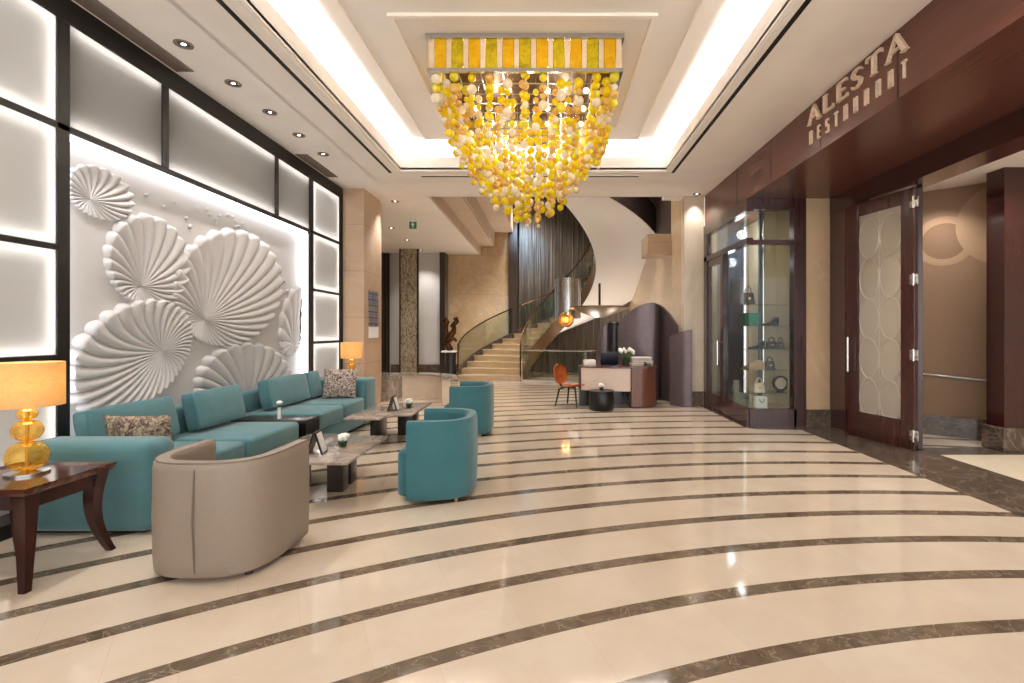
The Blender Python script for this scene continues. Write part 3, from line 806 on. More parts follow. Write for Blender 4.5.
def gold_mix():
    t = NT('gold_mix')
    tr = t.n('ShaderNodeBsdfTransparent', Color=lin((255, 238, 178))); gl = t.n('ShaderNodeBsdfGlossy', Roughness=.04, Color=lin((255, 222, 140)))
    df = t.n('ShaderNodeBsdfPrincipled', Roughness=.1); df.inputs['Base Color'].default_value = lin((214, 150, 30))
    lw = t.n('ShaderNodeLayerWeight', Blend=.35)
    m1 = t.n('ShaderNodeMixShader'); m1.inputs[0].default_value = .2; t.link(tr.outputs[0], m1.inputs[1]); t.link(df.outputs[0], m1.inputs[2])
    m2 = t.n('ShaderNodeMixShader'); t.link(lw.outputs['Facing'], m2.inputs[0]); t.link(m1.outputs[0], m2.inputs[1]); t.link(gl.outputs[0], m2.inputs[2])
    t.link(m2.outputs[0], t.out.inputs[0]); M['gold_mix'] = t.m
gold_mix()
table_lamp((-3.12, 2.9, .547), 'gold glass ball table lamp with amber drum shade in the left foreground')
# remote control / tray at the table's left edge
tag(MB().box(-3.345, -3.25, 2.66, 2.79, .547, .562, .004).build('coaster_tray', 'black', loc=(-3.30, 2.72, .547)), 'small black tray on the side table beside the gold lamp', 'tray')
fs = thing('side_table', 'dark wood side table behind the far sofa arm, under the far lamp', 'side table', (-3.25, 7.95, 0))
MB().box(-3.55, -2.97, 7.68, 8.22, .5, .55, .008).build('top', 'table_wood', fs)
for sx in (-3.5, -3.02):
    for sy in (7.73, 8.17): MB().box(sx - .03, sx + .03, sy - .03, sy + .03, 0, .5).build('leg', 'leg_wood', fs, smooth=False)
table_lamp((-3.22, 7.93, .55), 'gold table lamp with amber shade in the distance beside the marble column')

# black block table between the sofas
bt = thing('block_table', 'low black wood block table between the two sofas', 'side table', (-3.0, 5.41, 0))
MB().box(-3.45, -2.62, 5.25, 5.58, .395, .43, .004).build('top', 'wenge', bt)
MB().box(-3.44, -2.63, 5.26, 5.57, 0, .395).build('body', 'black', bt, smooth=False)
def bud_vase(x, y, z, label):
    t = thing('bud_vase', label, 'vase', (x, y, z))
    MB().lathe([(.0, 0), (.02, 0), (.02, .12), (.017, .12), (.017, .004), (0, .004)], (x, y, z), 16).build('vase', 'white_card', t)
    f = MB().build
    b = MB(); b.tube([(x, y, z + .02), (x, y, z + .17)], .003, 6); b.build('stem', 'leaf_green', t)
    b = MB()
    for k in range(6):
        a = k * PI / 3; b.ball((x + .018 * math.cos(a), y + .018 * math.sin(a), z + .175), .017, seg=8, rings=6)
    b.ball((x, y, z + .185), .016, seg=8, rings=6); b.build('flower', 'white_petal', t)
bud_vase(-2.98, 5.37, .43, 'slim white bud vase with a white flower on the black block table')

def coffee_table(label, xa0, xa1, ya0, ya1, xb0, xb1, yb0, yb1, legs, loc):
    t = thing('coffee_table', label, 'coffee table', loc, group='grey marble coffee tables')
    MB().box(xa0, xa1, ya0, ya1, .36, .385, .006).build('marble_top', 'grey_top', t)
    MB().box(xb0, xb1, yb0, yb1, .335, .36, .006).build('marble_top', 'grey_top', t)
    for (x0, x1, y0, y1, h) in legs: MB().box(x0, x1, y0, y1, 0, h, .004).build('leg', 'wenge', t)
    return t
coffee_table('grey marble coffee table nearest the camera, behind the taupe armchair', -2.0, -1.55, 3.74, 4.70, -2.42, -1.92, 3.98, 4.91, [(-1.92, -1.78, 4.20, 4.32, .36), (-1.90, -1.80, 4.42, 4.56, .36), (-2.36, -2.2, 4.3, 4.5, .335)], (-1.9, 4.3, 0))
coffee_table('grey marble coffee table farther back, in front of the far sofa', -2.10, -1.65, 5.88, 6.86, -2.44, -2.0, 5.76, 6.70, [(-2.36, -2.24, 6.42, 6.6, .335), (-2.26, -2.20, 6.36, 6.62, .335), (-2.02, -1.84, 6.5, 6.62, .36), (-1.86, -1.80, 6.62, 6.74, .36)], (-2.05, 6.3, 0))
def menu_stand(x, y, z, rz, label):
    t = thing('menu_stand', label, 'menu stand', (x, y, z), rz, group='tent menu holders on coffee tables')
    h, w, sp = .19, .14, .06
    for s_ in (-1, 1):
        mt = Matrix.Translation((s_ * sp, 0, 0)) @ Matrix.Rotation(R(-s_ * 17), 4, 'Y')
        cv = MB().box(-.006, .006, -w / 2, w / 2, 0, h, mtx=mt).build('cover', 'black', t, world=False, smooth=False)
        xo = s_ * .0075
        MB().box(min(xo, xo + s_ * .002), max(xo, xo + s_ * .002), -w / 2 + .012, w / 2 - .012, .012, h - .014, mtx=mt).build('page', 'white_card', cv, world=False, smooth=False)
    return t
def small_flowers(x, y, z, label):
    t = thing('flower_bowl', label, 'flower arrangement', (x, y, z))
    MB().lathe([(0, 0), (.03, 0), (.04, .05), (.036, .05), (.027, .005), (0, .005)], (x, y, z), 18).build('bowl', 'vase_glass', t)
    r_ = random.Random(int(y * 10)); b = MB()
    for k in range(12):
        a = r_.random() * 6.28; q = r_.random() ** .5 * .045
        b.ball((x + q * math.cos(a), y + q * math.sin(a), z + .07 + r_.random() * .04), .02, seg=8, rings=6)
    b.build('blossoms', 'white_petal', t)
    b = MB()
    for k in range(6):
        a = k * 1.05; b.tube([(x, y, z + .02), (x + .04 * math.cos(a), y + .04 * math.sin(a), z + .06)], [.006, .002], 5)
    b.build('leaves', 'leaf_green', t)
menu_stand(-1.92, 4.02, .385, R(8), 'black tent menu stand with white pages on the near coffee table')
small_flowers(-1.80, 4.24, .385, 'small bowl of white flowers on the near coffee table')
menu_stand(-1.97, 6.18, .385, R(2), 'black tent menu stand with white pages on the farther coffee table')
small_flowers(-1.84, 6.40, .385, 'small bowl of white flowers on the farther coffee table')

# ------------------------------------------------------------------ low curved marble ledge behind the seating
lw = thing('curved_ledge', 'low curved marble ledge behind the farther coffee table', 'ledge', (-2.75, 9.6, 0))
LC = (-2.85, 9.25)
def arc(r, a0, a1, n): return [(LC[0] + r * math.cos(a0 + (a1 - a0) * i / n), LC[1] + r * 1.15 * math.sin(a0 + (a1 - a0) * i / n)) for i in range(n + 1)]
a0, a1 = R(-4), R(118)
MB().prism(arc(.84, a0, a1, 28) + arc(1.02, a0, a1, 28)[::-1], 0, .47).build('wall', 'cream_wall', lw)
MB().prism(arc(.80, a0 - .03, a1, 28) + arc(1.12, a0 - .03, a1, 28)[::-1], .47, .50).build('top_slab', 'grey_top', lw)
MB().prism([(-3.9, 9.7), (-3.2, 9.7), (-3.05, 10.25), (-3.3, 10.6), (-3.9, 10.6)], 0, .49).build('wing', 'grey_top', lw, smooth=False)

# poster on the column
po = thing('poster', 'poster of small colour photos on the marble column side', 'poster', (-3.245, 9.0, 1.3))
MB().box(-3.25, -3.24, 8.76, 9.26, 1.48, 2.14).build('print', 'poster_print', po, smooth=False)
MB().box(-3.25, -3.242, 8.76, 9.26, 1.27, 1.48).build('caption_strip', 'white_card', po, smooth=False)
# lattice screen and dark drape in the alcove
sc_ = thing('lattice_screen', 'tall narrow bronze lattice screen between the grey wall panels', 'screen', (-4.3, 14.9, 0))
MB().box(-4.52, -4.02, 14.85, 14.92, .02, ZC).build('lattice', 'lattice_bronze', sc_, smooth=False)
MB().box(-4.56, -4.52, 14.83, 14.94, 0, ZC).box(-4.02, -3.98, 14.83, 14.94, 0, ZC).build('frame', 'bronze', sc_, smooth=False)
b = MB(); rows = []
for i in range(61): rows.append([(-6.0 + i * .0155, 15.52 + .05 * math.sin(i * .9), 0.02), (-6.0 + i * .0155, 15.52 + .05 * math.sin(i * .9), ZC - .02)])
b.grid(rows); b.grid([[(p[0], p[1] + .012, p[2]) for p in r_] for r_ in rows])
tag(b.build('curtain', 'dark_brown_wall', loc=(-5.5, 15.5, 0)), 'dark brown full height curtain beside the marble column', 'curtain')

# ------------------------------------------------------------------ spiral staircase
SC = (.3, 13.5); RO, RI = 2.85, 1.05; KZ = .0195
def hp(th, r, z): return (SC[0] - r * math.cos(R(th)), SC[1] + r * math.sin(R(th)), z)
st = thing('spiral_staircase', 'curving beige stone staircase with glass sides and white underside', 'staircase', (SC[0], SC[1], 0))
DT = 8.5
for i in range(30):
    t0 = i * DT; zt = (i + 1) * DT * KZ
    pts = []
    for k in range(5): pts.append(hp(t0 + DT * k / 4, RO - .03, 0)[:2])
    for k in range(5): pts.append(hp(t0 + DT * (4 - k) / 4, RI + .03, 0)[:2])
    z0 = max(0, zt - .2)
    b = MB(); b.prism(pts, z0, zt - .03)
    noz = [hp(t0 - .6 + (DT + .6) * k / 4, RO - .03, 0)[:2] for k in range(5)] + [hp(t0 - 1.2 + (DT + 1.2) * (4 - k) / 4, RI + .03, 0)[:2] for k in range(5)]
    b.prism(noz, zt - .03, zt)
    b.build('step', 'step_stone', st, smooth=False)
def band(r, t0, t1, f0, f1, th, n=80):
    rows = []
    for k in range(n + 1):
        t = t0 + (t1 - t0) * k / n; z = t * KZ
        rows.append([hp(t, r - th / 2, max(0, z + f0)), hp(t, r - th / 2, max(.01, z + f1)), hp(t, r + th / 2, max(.01, z + f1)), hp(t, r + th / 2, max(0, z + f0))])
    b = MB(); b.grid(rows, closed_v=True, cap=True); return b
rows = []
for k in range(121):
    t = 22 + (300 - 22) * k / 120; z = t * KZ
    rows.append([hp(t, RI - .02, z - .45), hp(t, (RI + RO) / 2, z - .45), hp(t, RO + .02, z - .45), hp(t, RO + .02, z - .36), hp(t, RI - .02, z - .36)])
MB().grid(rows, closed_v=True, cap=True).build('soffit', 'plaster_white', st)
band(RO, 0, 300, -.44, .20, .06).build('outer_stringer', 'bronze_screen', st)
band(RI, 0, 300, -.44, .04, .05).build('inner_stringer', 'bronze_gold', st)
band(RO - .02, 1, 185, .18, .98, .02).build('glass_side', 'green_glass', st)
band(RI + .02, 1, 185, .03, .98, .02).build('glass_side', 'green_glass', st)
def hrail(r, t0, t1, n=70):
    pts = [hp(t0, r, max(.12, t0 * KZ + .1))] + [hp(t0 + (t1 - t0) * k / n, r, (t0 + (t1 - t0) * k / n) * KZ + 1.0) for k in range(n + 1)]
    return MB().tube(pts, .022, 8)
hrail(RO - .02, 2, 185).build('handrail', 'bronze', st)
hrail(RI + .02, 2, 185).build('handrail', 'bronze', st)

# strands: one long curved curtain of metal rods behind the stair
b = MB(); rr = random.Random(5)
for k in range(330):
    t = 66 + 126 * k / 329
    r = RO + .2 + rr.uniform(-.02, .02); p = hp(t, r, 0); w = rr.uniform(.010, .017)
    b.box(-w, w, -w, w, 0, 5.85, mtx=Matrix.Translation((p[0], p[1], .02)) @ Matrix.Rotation(R(-t) + PI / 4, 4, 'Z'))
o = b.build('bead_curtain', 'strand_metal', loc=(SC[0], SC[1] + RO, 0), smooth=False); tag(o, 'tall curtain of metal strands hanging behind the spiral staircase', 'bead curtain'); o['kind'] = 'stuff'
b = MB()
for k in range(60):
    a = 2 * PI * k / 60; r = .62 + rr.uniform(-.03, .03)
    b.box(-.010, .010, -.010, .010, 1.75, 2.85, mtx=Matrix.Translation((SC[0] + .25 + r * math.cos(a) * .55, SC[1] + r * math.sin(a) * .55, 0)) @ Matrix.Rotation(a, 4, 'Z'))
o = b.build('bead_curtain', 'chrome', loc=(SC[0], SC[1], 1.75), smooth=False); tag(o, 'bright silver strands hanging in the eye of the staircase', 'bead curtain'); o['kind'] = 'stuff'
# glass guard under the stair
gd = thing('glass_guard', 'curved glass guard with a chrome top rail below the staircase', 'guard rail', (.6, 13.0, 0))
cur = [(-.72 + 2.75 * u / 24, 13.42 - .62 * math.sin(PI * min(1, .25 + u / 24 * .75)) ** 1 + .35) for u in range(25)]
cur = [(x, 13.35 - .55 * math.sin(PI * (x + .72) / 4.2)) for x, _ in cur]
b = MB(); b.grid([[(x, y - .006, .03), (x, y - .006, .86), (x, y + .006, .86), (x, y + .006, .03)] for x, y in cur], closed_v=True, cap=True); b.build('glass', 'green_glass', gd)
MB().tube([(x, y, .87) for x, y in cur], .022, 8).build('top_rail', 'chrome', gd)
b = MB(); b.grid([[(x, y - .05, 0), (x, y - .05, .05), (x, y + .05, .05), (x, y + .05, 0)] for x, y in cur], closed_v=True, cap=True); b.build('kerb', 'plaster_white', gd)
cn = thing('bronze_canopy', 'flat gold bronze canopy under the staircase above the desk chair', 'canopy', (1.3, 12.2, 1.74))
MB().lathe([(0, .0), (.12, .0), (.72, .22), (.76, .24), (.76, .27), (0, .27)], (1.3, 12.2, 1.74), 48).build('dish', 'bronze_gold', cn)
MB().tube([(1.3, 12.2, 2.0), (1.3, 12.2, 2.6)], .03, 8).build('stem', 'bronze', cn)
# pendant
pd = thing('pendant_lamp', 'round gold wire pendant lamp glowing below the staircase', 'pendant lamp', (.48, 12.9, 1.7))
b = MB()
for k in range(14):
    a = PI * k / 14
    b.tube([(.48 + .2 * math.sin(q) * math.cos(a), 12.9 + .2 * math.sin(q) * math.sin(a), 1.7 + .2 * math.cos(q)) for q in [2 * PI * i / 20 for i in range(20)]], .011, 6, closed=True)
b.build('cage', 'brass', pd)
MB().ball((.48, 12.9, 1.7), .075).build('bulb', 'amber_glow', pd)
MB().tube([(.48, 12.9, 1.9), (.48, 12.9, 5.9)], .006, 6).build('cord', 'black', pd)
light('pendant_light', 'POINT', (.48, 12.9, 1.7), 12, (1, .6, .25), shadow_soft_size=.1)

# sculpture on a pedestal
sp = thing('sculpture', 'abstract bronze sculpture with two raised scrolls by the stair foot', 'sculpture', (-2.75, 13.7, .84))
sx, sy = -2.75, 13.7
def curl(pts, r): return MB().tube([(sx + a, sy + c, z) for a, c, z in pts], r, 10)
curl([(.0, 0, .84), (-.08, 0, 1.0), (-.12, 0, 1.12), (-.02, 0, 1.25), (.08, 0, 1.38), (.1, 0, 1.5), (.02, 0, 1.56)], [.09, .08, .09, .1, .08, .06, .05]).build('body', 'bronze', sp)
curl([(.02, 0, 1.2), (-.1, .02, 1.28), (-.16, .02, 1.42), (-.14, .0, 1.55), (-.1, 0, 1.66), (-.16, 0, 1.74), (-.22, 0, 1.70), (-.2, 0, 1.62)], [.06, .07, .07, .06, .07, .07, .06, .04]).build('scroll', 'bronze', sp)
curl([(.02, 0, 1.5), (.1, 0, 1.6), (.18, 0, 1.68), (.16, 0, 1.76), (.08, 0, 1.74)], [.06, .07, .07, .06, .04]).build('scroll', 'bronze', sp)
curl([(-.16, 0, 1.0), (-.05, -.05, 1.1), (.1, -.06, 1.2), (.17, -.05, 1.1)], [.04, .06, .06, .04]).build('scroll', 'bronze', sp)
pe = thing('pedestal', 'dark pedestal with white top under the bronze sculpture', 'pedestal', (sx, sy, 0))
MB().lathe([(.0, 0), (.2, 0), (.17, .1), (.14, .5), (.16, .8), (0, .8)], (sx, sy, 0), 20).build('shaft', 'charcoal', pe)
MB().box(sx - .24, sx + .18, sy - .2, sy + .2, .8, .84, .006).build('top', 'white_card', pe)

# ------------------------------------------------------------------ reception corner
def arch_panel(name, pts, h, z0, mat, label, th=.05):
    """upright curved sheet: pts = plan polyline, h = height at each point"""
    n = len(pts); rows = []
    for i, (x, y) in enumerate(pts):
        a = Vector(pts[max(0, i - 1)]); c = Vector(pts[min(n - 1, i + 1)]); tdir = (c - a).normalized(); nn = Vector((-tdir.y, tdir.x)) * th / 2
        rows.append([(x - nn.x, y - nn.y, z0), (x - nn.x, y - nn.y, h[i]), (x + nn.x, y + nn.y, h[i]), (x + nn.x, y + nn.y, z0)])
    b = MB(); b.grid(rows, closed_v=True, cap=True)
    cx_ = sum(p[0] for p in pts) / n; cy_ = sum(p[1] for p in pts) / n
    return tag(b.build(name, mat, loc=(cx_, cy_, 0)), label, 'screen', 'curved bronze screens behind the desk')
def lerp(a, c, t): return a + (c - a) * t
n = 24
# small far leaf, quarter-arch rising to the right
arch_panel('bronze_screen', [(lerp(1.05, 1.44, i / n), 10.55 - .1 * math.sin(PI * i / n)) for i in range(n + 1)], [1.0 + .62 * math.sqrt(max(0, 1 - (1 - i / n) ** 2)) for i in range(n + 1)], 0, 'bronze_screen', 'smallest curved bronze screen, left of the reception desk backdrop')
# dark slim post between
tag(MB().box(1.33, 1.52, 10.22, 10.42, 0, 1.60, .06, 4).build('bronze_post', 'black', loc=(1.42, 10.3, 0)), 'dark rounded post between the bronze screens', 'post')
# main leaf with rolled right edge
pts = [(lerp(1.46, 2.16, i / n), 10.1 - .22 * math.sin(PI * .5 * i / n)) for i in range(n + 1)]
hh = [1.48 + .50 * math.sin(PI * .5 * (i / n) ** .75) for i in range(n + 1)]
for k in range(1, 13):
    a = PI * .62 * k / 12; pts.append((2.16 + .14 * math.sin(a), 9.88 + .14 * (1 - math.cos(a)))); hh.append(1.98 - .01 * k)
arch_panel('bronze_screen', pts, hh, 0, 'bronze_screen', 'largest curved bronze screen, directly behind the reception desk')
# right dark leaf
pts = [(lerp(2.285, 2.49, i / n), 10.14 - .82 * (i / n) ** 1.2) for i in range(n + 1)]
arch_panel('bronze_screen', pts, [1.96 - .46 * (i / n) ** 1.7 for i in range(n + 1)], 0, 'bronze_screen', 'bronze screen with sloping top joining the pilaster side')
arch_panel('bronze_screen', [(lerp(2.31, 2.66, i / n), 9.14 - .18 * math.sin(PI * .5 * i / n)) for i in range(n + 1)], [1.30 + .12 * math.sin(PI * .5 * i / n) for i in range(n + 1)], 0, 'bronze_screen', 'lowest bronze screen, in front of the beige pilaster', .06)

dk = thing('reception_desk', 'curved reception desk with cream front and brown wood side', 'desk', (1.35, 8.95, 0))
m = 20
outer = [(lerp(.62, 1.52, i / m), 9.02 - .22 * math.sin(PI * .5 * i / m)) for i in range(m + 1)]
inner = [(x + .0, y + .05) for x, y in outer][::-1]
MB().prism(outer + inner, .30, .715).build('front_panel', 'cream_panel', dk)
rows = []
side = [(1.50, 8.78)] + [(1.52 + .52 * math.sin(a) ** .8, 8.76 + .34 * (1 - math.cos(a))) for a in [PI / 2 * i / 12 for i in range(13)]] + [(2.04, 9.5), (1.50, 9.5)]
MB().prism(side, 0.02, .72).build('side_cabinet', 'desk_wood', dk)
MB().prism([(.60, 9.03)] + [(x, y - .02) for x, y in outer] + [(1.52, 8.74), (1.80, 8.78), (2.04, 9.0), (2.05, 9.52), (.70, 9.62)], .72, .745).build('worktop', 'desk_wood', dk, smooth=False)
MB().box(.60, .74, 9.08, 9.5, 0, .72).build('leg_panel', 'black', dk, smooth=False)
MB().box(.74, 1.5, 9.45, 9.5, 0, .72).build('modesty_panel', 'wenge', dk, smooth=False)
ZD = .745
def laptop():
    t = thing('monitor', 'dark navy screen back on the reception desk', 'monitor', (1.15, 9.1, ZD))
    mt = Matrix.Translation((1.16, 9.16, ZD + .02)) @ Matrix.Rotation(R(14), 4, 'X')
    MB().box(-.17, .17, -.012, .012, 0, .25, .006, mtx=mt).build('screen', 'navy', t)
    MB().box(1.0, 1.32, 9.0, 9.22, ZD, ZD + .018, .004).build('base', 'navy', t)
laptop()
pb = thing('paper_tray', 'white paper tray at the left end of the reception desk', 'tray', (.8, 9.2, ZD))
MB().box(.68, .90, 9.12, 9.34, ZD, ZD + .10, .004, mtx=None).build('box', 'white_card', pb)
MB().box(.69, .89, 9.13, 9.33, ZD + .10, ZD + .112).build('papers', 'beige_box', pb, smooth=False)
vs = thing('flower_vase', 'glass vase of white tulips on the reception desk', 'vase', (1.48, 9.1, ZD))
VX, VY = 1.46, 9.1
MB().lathe([(0, 0), (.055, 0), (.065, .16), (.061, .16), (.05, .01), (0, .01)], (VX, VY, ZD), 20).build('vase', 'vase_glass', vs)
b = MB(); fl = MB(); r_ = random.Random(2)
for k in range(26):
    a = r_.random() * 6.28; q = r_.random() ** .5 * .15; h = .30 - q * .5 + r_.random() * .05
    b.tube([(VX, VY, ZD + .03), (VX + q * .6 * math.cos(a), VY + q * .6 * math.sin(a), ZD + h * .7), (VX + q * math.cos(a), VY + q * math.sin(a), ZD + h)], .004, 5)
    fl.ball((VX + q * math.cos(a), VY + q * math.sin(a), ZD + h + .015), .026, seg=8, rings=6, sq=1.3)
b.build('stems', 'leaf_green', vs); fl.build('blossoms', 'white_petal', vs)
for k, (x0, x1, z0, z1, lab) in enumerate(((1.56, 1.94, .0, .05, 'lowest'), (1.58, 1.95, .05, .10, 'middle'), (1.57, 1.93, .10, .165, 'topmost'))):
    t = thing('file_box', 'beige file box on the reception desk, %s of the stack' % lab, 'box', ((x0 + x1) / 2, 9.12, ZD + z0), group='beige file boxes stacked on the desk')
    MB().box(x0, x1, 9.0, 9.26, ZD + z0, ZD + z1 - .012, .005).build('box', 'beige_box', t)
    MB().box(x0 - .004, x1 + .004, 8.996, 9.264, ZD + z1 - .012, ZD + z1 - .001, .003).build('lid', 'white_card', t)
ph = thing('telephone', 'small dark telephone at the right end of the reception desk', 'telephone', (1.9, 8.95, ZD))
MB().prism([(8.87, ZD), (8.98, ZD), (8.98, ZD + .05), (8.87, ZD + .015)], 1.78, 1.9, axis=0).build('base', 'charcoal', ph, smooth=False)
MB().tube([(1.80, 8.90, ZD + .05), (1.80, 8.94, ZD + .065), (1.80, 8.98, ZD + .065)], [.018, .012, .018], 8).build('handset', 'charcoal', ph)

# drum table with flowers
dt = thing('drum_table', 'low black drum table in front of the reception desk', 'table', (.95, 8.62, 0))
MB().lathe([(0, 0), (.20, 0), (.225, .03), (.225, .30), (.21, .33), (0, .33)], (.95, 8.62, 0), 32).build('drum', 'black', dt)
MB().lathe([(0, 0), (.228, 0), (.228, .015), (0, .015)], (.95, 8.62, .33), 32).build('top', 'charcoal', dt)
small_flowers(.95, 8.62, .345, 'small white flower bowl on the black drum table')

def lounge_chair(x, y, rz, label, shell):
    t = thing('lounge_chair', label, 'chair', (x, y, 0), rz, 'moulded shell chairs at the desk')
    rows = []
    for i in range(13):          # seat shell, facing local +x
        u = i / 12; row = []
        for j in range(13):
            v = -1 + 2 * j / 12
            w = .25 * (1 - .25 * abs(2 * u - 1) ** 3)
            row.append((-.22 + .46 * u, v * w, .36 + .05 * u + .03 * v * v - .02 * math.sin(PI * u)))
        rows.append(row)
    top = rows; bot = [[(a, c, z - .014) for a, c, z in r_] for r_ in rows]
    b = MB(); b.grid(top); b.grid(bot)
    per = [top[0], bot[0]]; b.grid(per); b.grid([top[-1], bot[-1]]); b.grid([[r_[0] for r_ in top], [r_[0] for r_ in bot]]); b.grid([[r_[-1] for r_ in top], [r_[-1] for r_ in bot]])
    bmesh.ops.remove_doubles(b.bm, verts=b.bm.verts, dist=1e-4); b.build('seat', shell, t, world=False, angle=60)
    rows = []
    for i in range(13):          # rounded back shell
        u = -1 + 2 * i / 12; row = []
        for j in range(13):
            v = -1 + 2 * j / 12; w = .235 * (1 - abs(u) ** 3.2) ** .5
            row.append((-.26 - .08 * (u + 1) / 2 + .06 * v * v, v * w, .58 + u * .19))
        rows.append(row)
    bk = [[(a - .014, c, z) for a, c, z in r_] for r_ in rows]
    b = MB(); b.grid(rows); b.grid(bk); b.grid([[r_[0] for r_ in rows], [r_[0] for r_ in bk]]); b.grid([[r_[-1] for r_ in rows], [r_[-1] for r_ in bk]])
    bmesh.ops.remove_doubles(b.bm, verts=b.bm.verts, dist=1e-4); b.build('backrest', shell, t, world=False, angle=60)
    MB().tube([(.05, 0, .34), (-.2, 0, .34), (-.3, 0, .42), (-.33, 0, .6)], .02, 8).build('spine', 'black', t, world=False)
    for sx in (-1, 1):
        for sy in (-1, 1):
            MB().tube([(sx * .1, sy * .08, .35), (sx * .17 , sy * .18, .32), (sx * .23, sy * .23, 0)], [.020, .020, .014], 8).build('leg', 'black', t, world=False)
    return t
lounge_chair(.45, 9.08, R(-32), 'orange moulded lounge chair facing the reception desk', 'orange_shell')
lounge_chair(1.28, 8.82 + .42, R(95), 'dark shell chair tucked under the reception desk', 'charcoal')

# ------------------------------------------------------------------ shop: corner window, door, goods
SX, SY0, SY1 = 2.95, 7.1, 9.03
w1 = MB()
zt = 3.20
def wb(x0, x1, y0, y1, z0, z1): w1.box(x0, x1, y0, y1, z0, z1, .004, 1)
wb(SX - .05, SX + .07, SY0, SY1, 3.16, ZS); wb(SX, 3.78, SY0, SY0 + .1, 3.19, ZS)           # header
wb(SX - .04, SX + .06, SY0, SY1, 2.68, 2.77); wb(SX, 3.64, SY0 + .005, SY0 + .07, 2.67, 2.74)  # transom
wb(SX - .04, SX + .08, 8.88, SY1 + .02, 0, ZS); wb(3.60, 3.78, SY0 - .02, SY0 + .12, 0, ZS)   # jambs
wb(SX - .04, SX + .05, 8.05, 8.13, 0, 2.7)                                                     # mullion by the door
wb(SX - .04, SX + .06, SY0, 8.1, 0, .26); wb(SX, 3.64, SY0 - .02, SY0 + .06, 0, .26)          # base
wf = struct(w1.build('window_1', 'mahogany_dark', smooth=False))
g1 = MB(); g1.box(SX - .005, SX + .005, SY0 + .01, 8.06, .26, 2.68); g1.box(SX - .005, SX + .005, SY0 + .01, 8.9, 2.77, 3.16)
g1.box(SX + .006, 3.61, SY0 + .005, SY0 + .015, .26, 2.67); g1.box(SX + .006, 3.61, SY0 + .005, SY0 + .015, 2.74, 3.19)
g1.build('window_glass', 'clear_glass', wf, smooth=False)
d1_ = MB(); d1_.box(SX - .02, SX + .03, 8.13, 8.24, .02, 2.68); d1_.box(SX - .02, SX + .03, 8.80, 8.88, .02, 2.68); d1_.box(SX - .02, SX + .03, 8.24, 8.80, 2.56, 2.68); d1_.box(SX - .02, SX + .03, 8.24, 8.80, .02, .28)
dd_ = struct(d1_.build('door_1', 'mahogany_dark', smooth=False))
MB().box(SX, SX + .01, 8.23, 8.81, .27, 2.57).build('door_glass', 'clear_glass', dd_, smooth=False)
MB().tube([(SX - .08, 8.2, .82), (SX - .08, 8.2, 1.24)], .013, 8).tube([(SX - .08, 8.2, .86), (SX - .02, 8.2, .86)], .009, 6).tube([(SX - .08, 8.2, 1.2), (SX - .02, 8.2, 1.2)], .009, 6).build('door_handle', 'chrome', dd_)
struct(MB().box(3.0, 3.6, 8.9, 8.95, 0, ZS).box(3.45, 3.74, 7.9, 7.95, 0, ZS).build('wall_shop', 'slate_blue', smooth=False))
struct(MB().box(3.70, 3.76, 7.2, 9.05, 0, ZS).box(3.0, 3.09, 8.86, 8.9, 0, ZS).box(3.52, 3.70, 7.86, 7.9, 0, ZS).build('wall_shop_side', 'curtain_cream', smooth=False))
struct(MB().box(3.02, 3.7, 7.18, 8.9, 0, .24).build('floor_shop', 'beige_marble', smooth=False))
sh = thing('shelf_unit', 'glass shelves on a chrome pole inside the shop window', 'shelf', (3.36, 7.6, .24))
MB().cyl((3.36, 7.55), .018, .24, 3.3, 14).build('pole', 'chrome', sh)
SZ = [.45, .80, 1.12, 1.48, 1.81]
for z in SZ:
    poly = [(3.04, 7.80), (3.04, 7.42), (3.12, 7.34)] + [(3.12 + .56 * i / 8, 7.34 + .10 * math.sin(PI * i / 8 * .5)) for i in range(1, 9)] + [(3.68, 7.80)]
    MB().prism(poly, z - .012, z).build('shelf', 'green_glass', sh, smooth=False)
def handbag(x, y, z, w, h, dpt, mat, label, rz=0, group='goods on the shop shelves'):
    t = thing('handbag', label, 'handbag', (x, y, z), rz, group)
    rows = []
    for k in range(7):
        u = k / 6; s_ = 1 - .18 * u; rows.append([(-w / 2 * s_, -dpt / 2 * (1 - .5 * u), h * u), (w / 2 * s_, -dpt / 2 * (1 - .5 * u), h * u), (w / 2 * s_, dpt / 2 * (1 - .5 * u), h * u), (-w / 2 * s_, dpt / 2 * (1 - .5 * u), h * u)])
    b = MB(); b.grid(rows, closed_v=True, cap=True)
    bmesh.ops.bevel(b.bm, geom=[e for e in b.bm.edges if e.is_manifold and e.calc_face_angle() > .8], offset=.012, segments=2, profile=.5, affect='EDGES')
    b.build('body', mat, t, world=False)
    MB().tube([(-w * .25, 0, h), (-w * .2, 0, h * 1.35), (0, 0, h * 1.52), (w * .2, 0, h * 1.35), (w * .25, 0, h)], .009, 8).build('handle', mat, t, world=False)
    MB().box(-.02, .02, -dpt / 2 - .004, -dpt / 2 + .02, h * .42, h * .62).build('clasp', 'brass', t, world=False, smooth=False)
    return t
handbag(3.14, 7.6, SZ[4], .20, .19, .1, 'dark_leather', 'brown handbag on the top glass shelf in the shop')
gb = thing('gift_box', 'green box on the second glass shelf in the shop', 'box', (3.16, 7.6, SZ[3]), group='goods on the shop shelves')
MB().box(3.05, 3.27, 7.5, 7.7, SZ[3], SZ[3] + .17, .004).build('box', 'green_box', gb); MB().box(3.045, 3.275, 7.495, 7.705, SZ[3] + .17, SZ[3] + .20, .004).build('lid', 'green_box', gb)
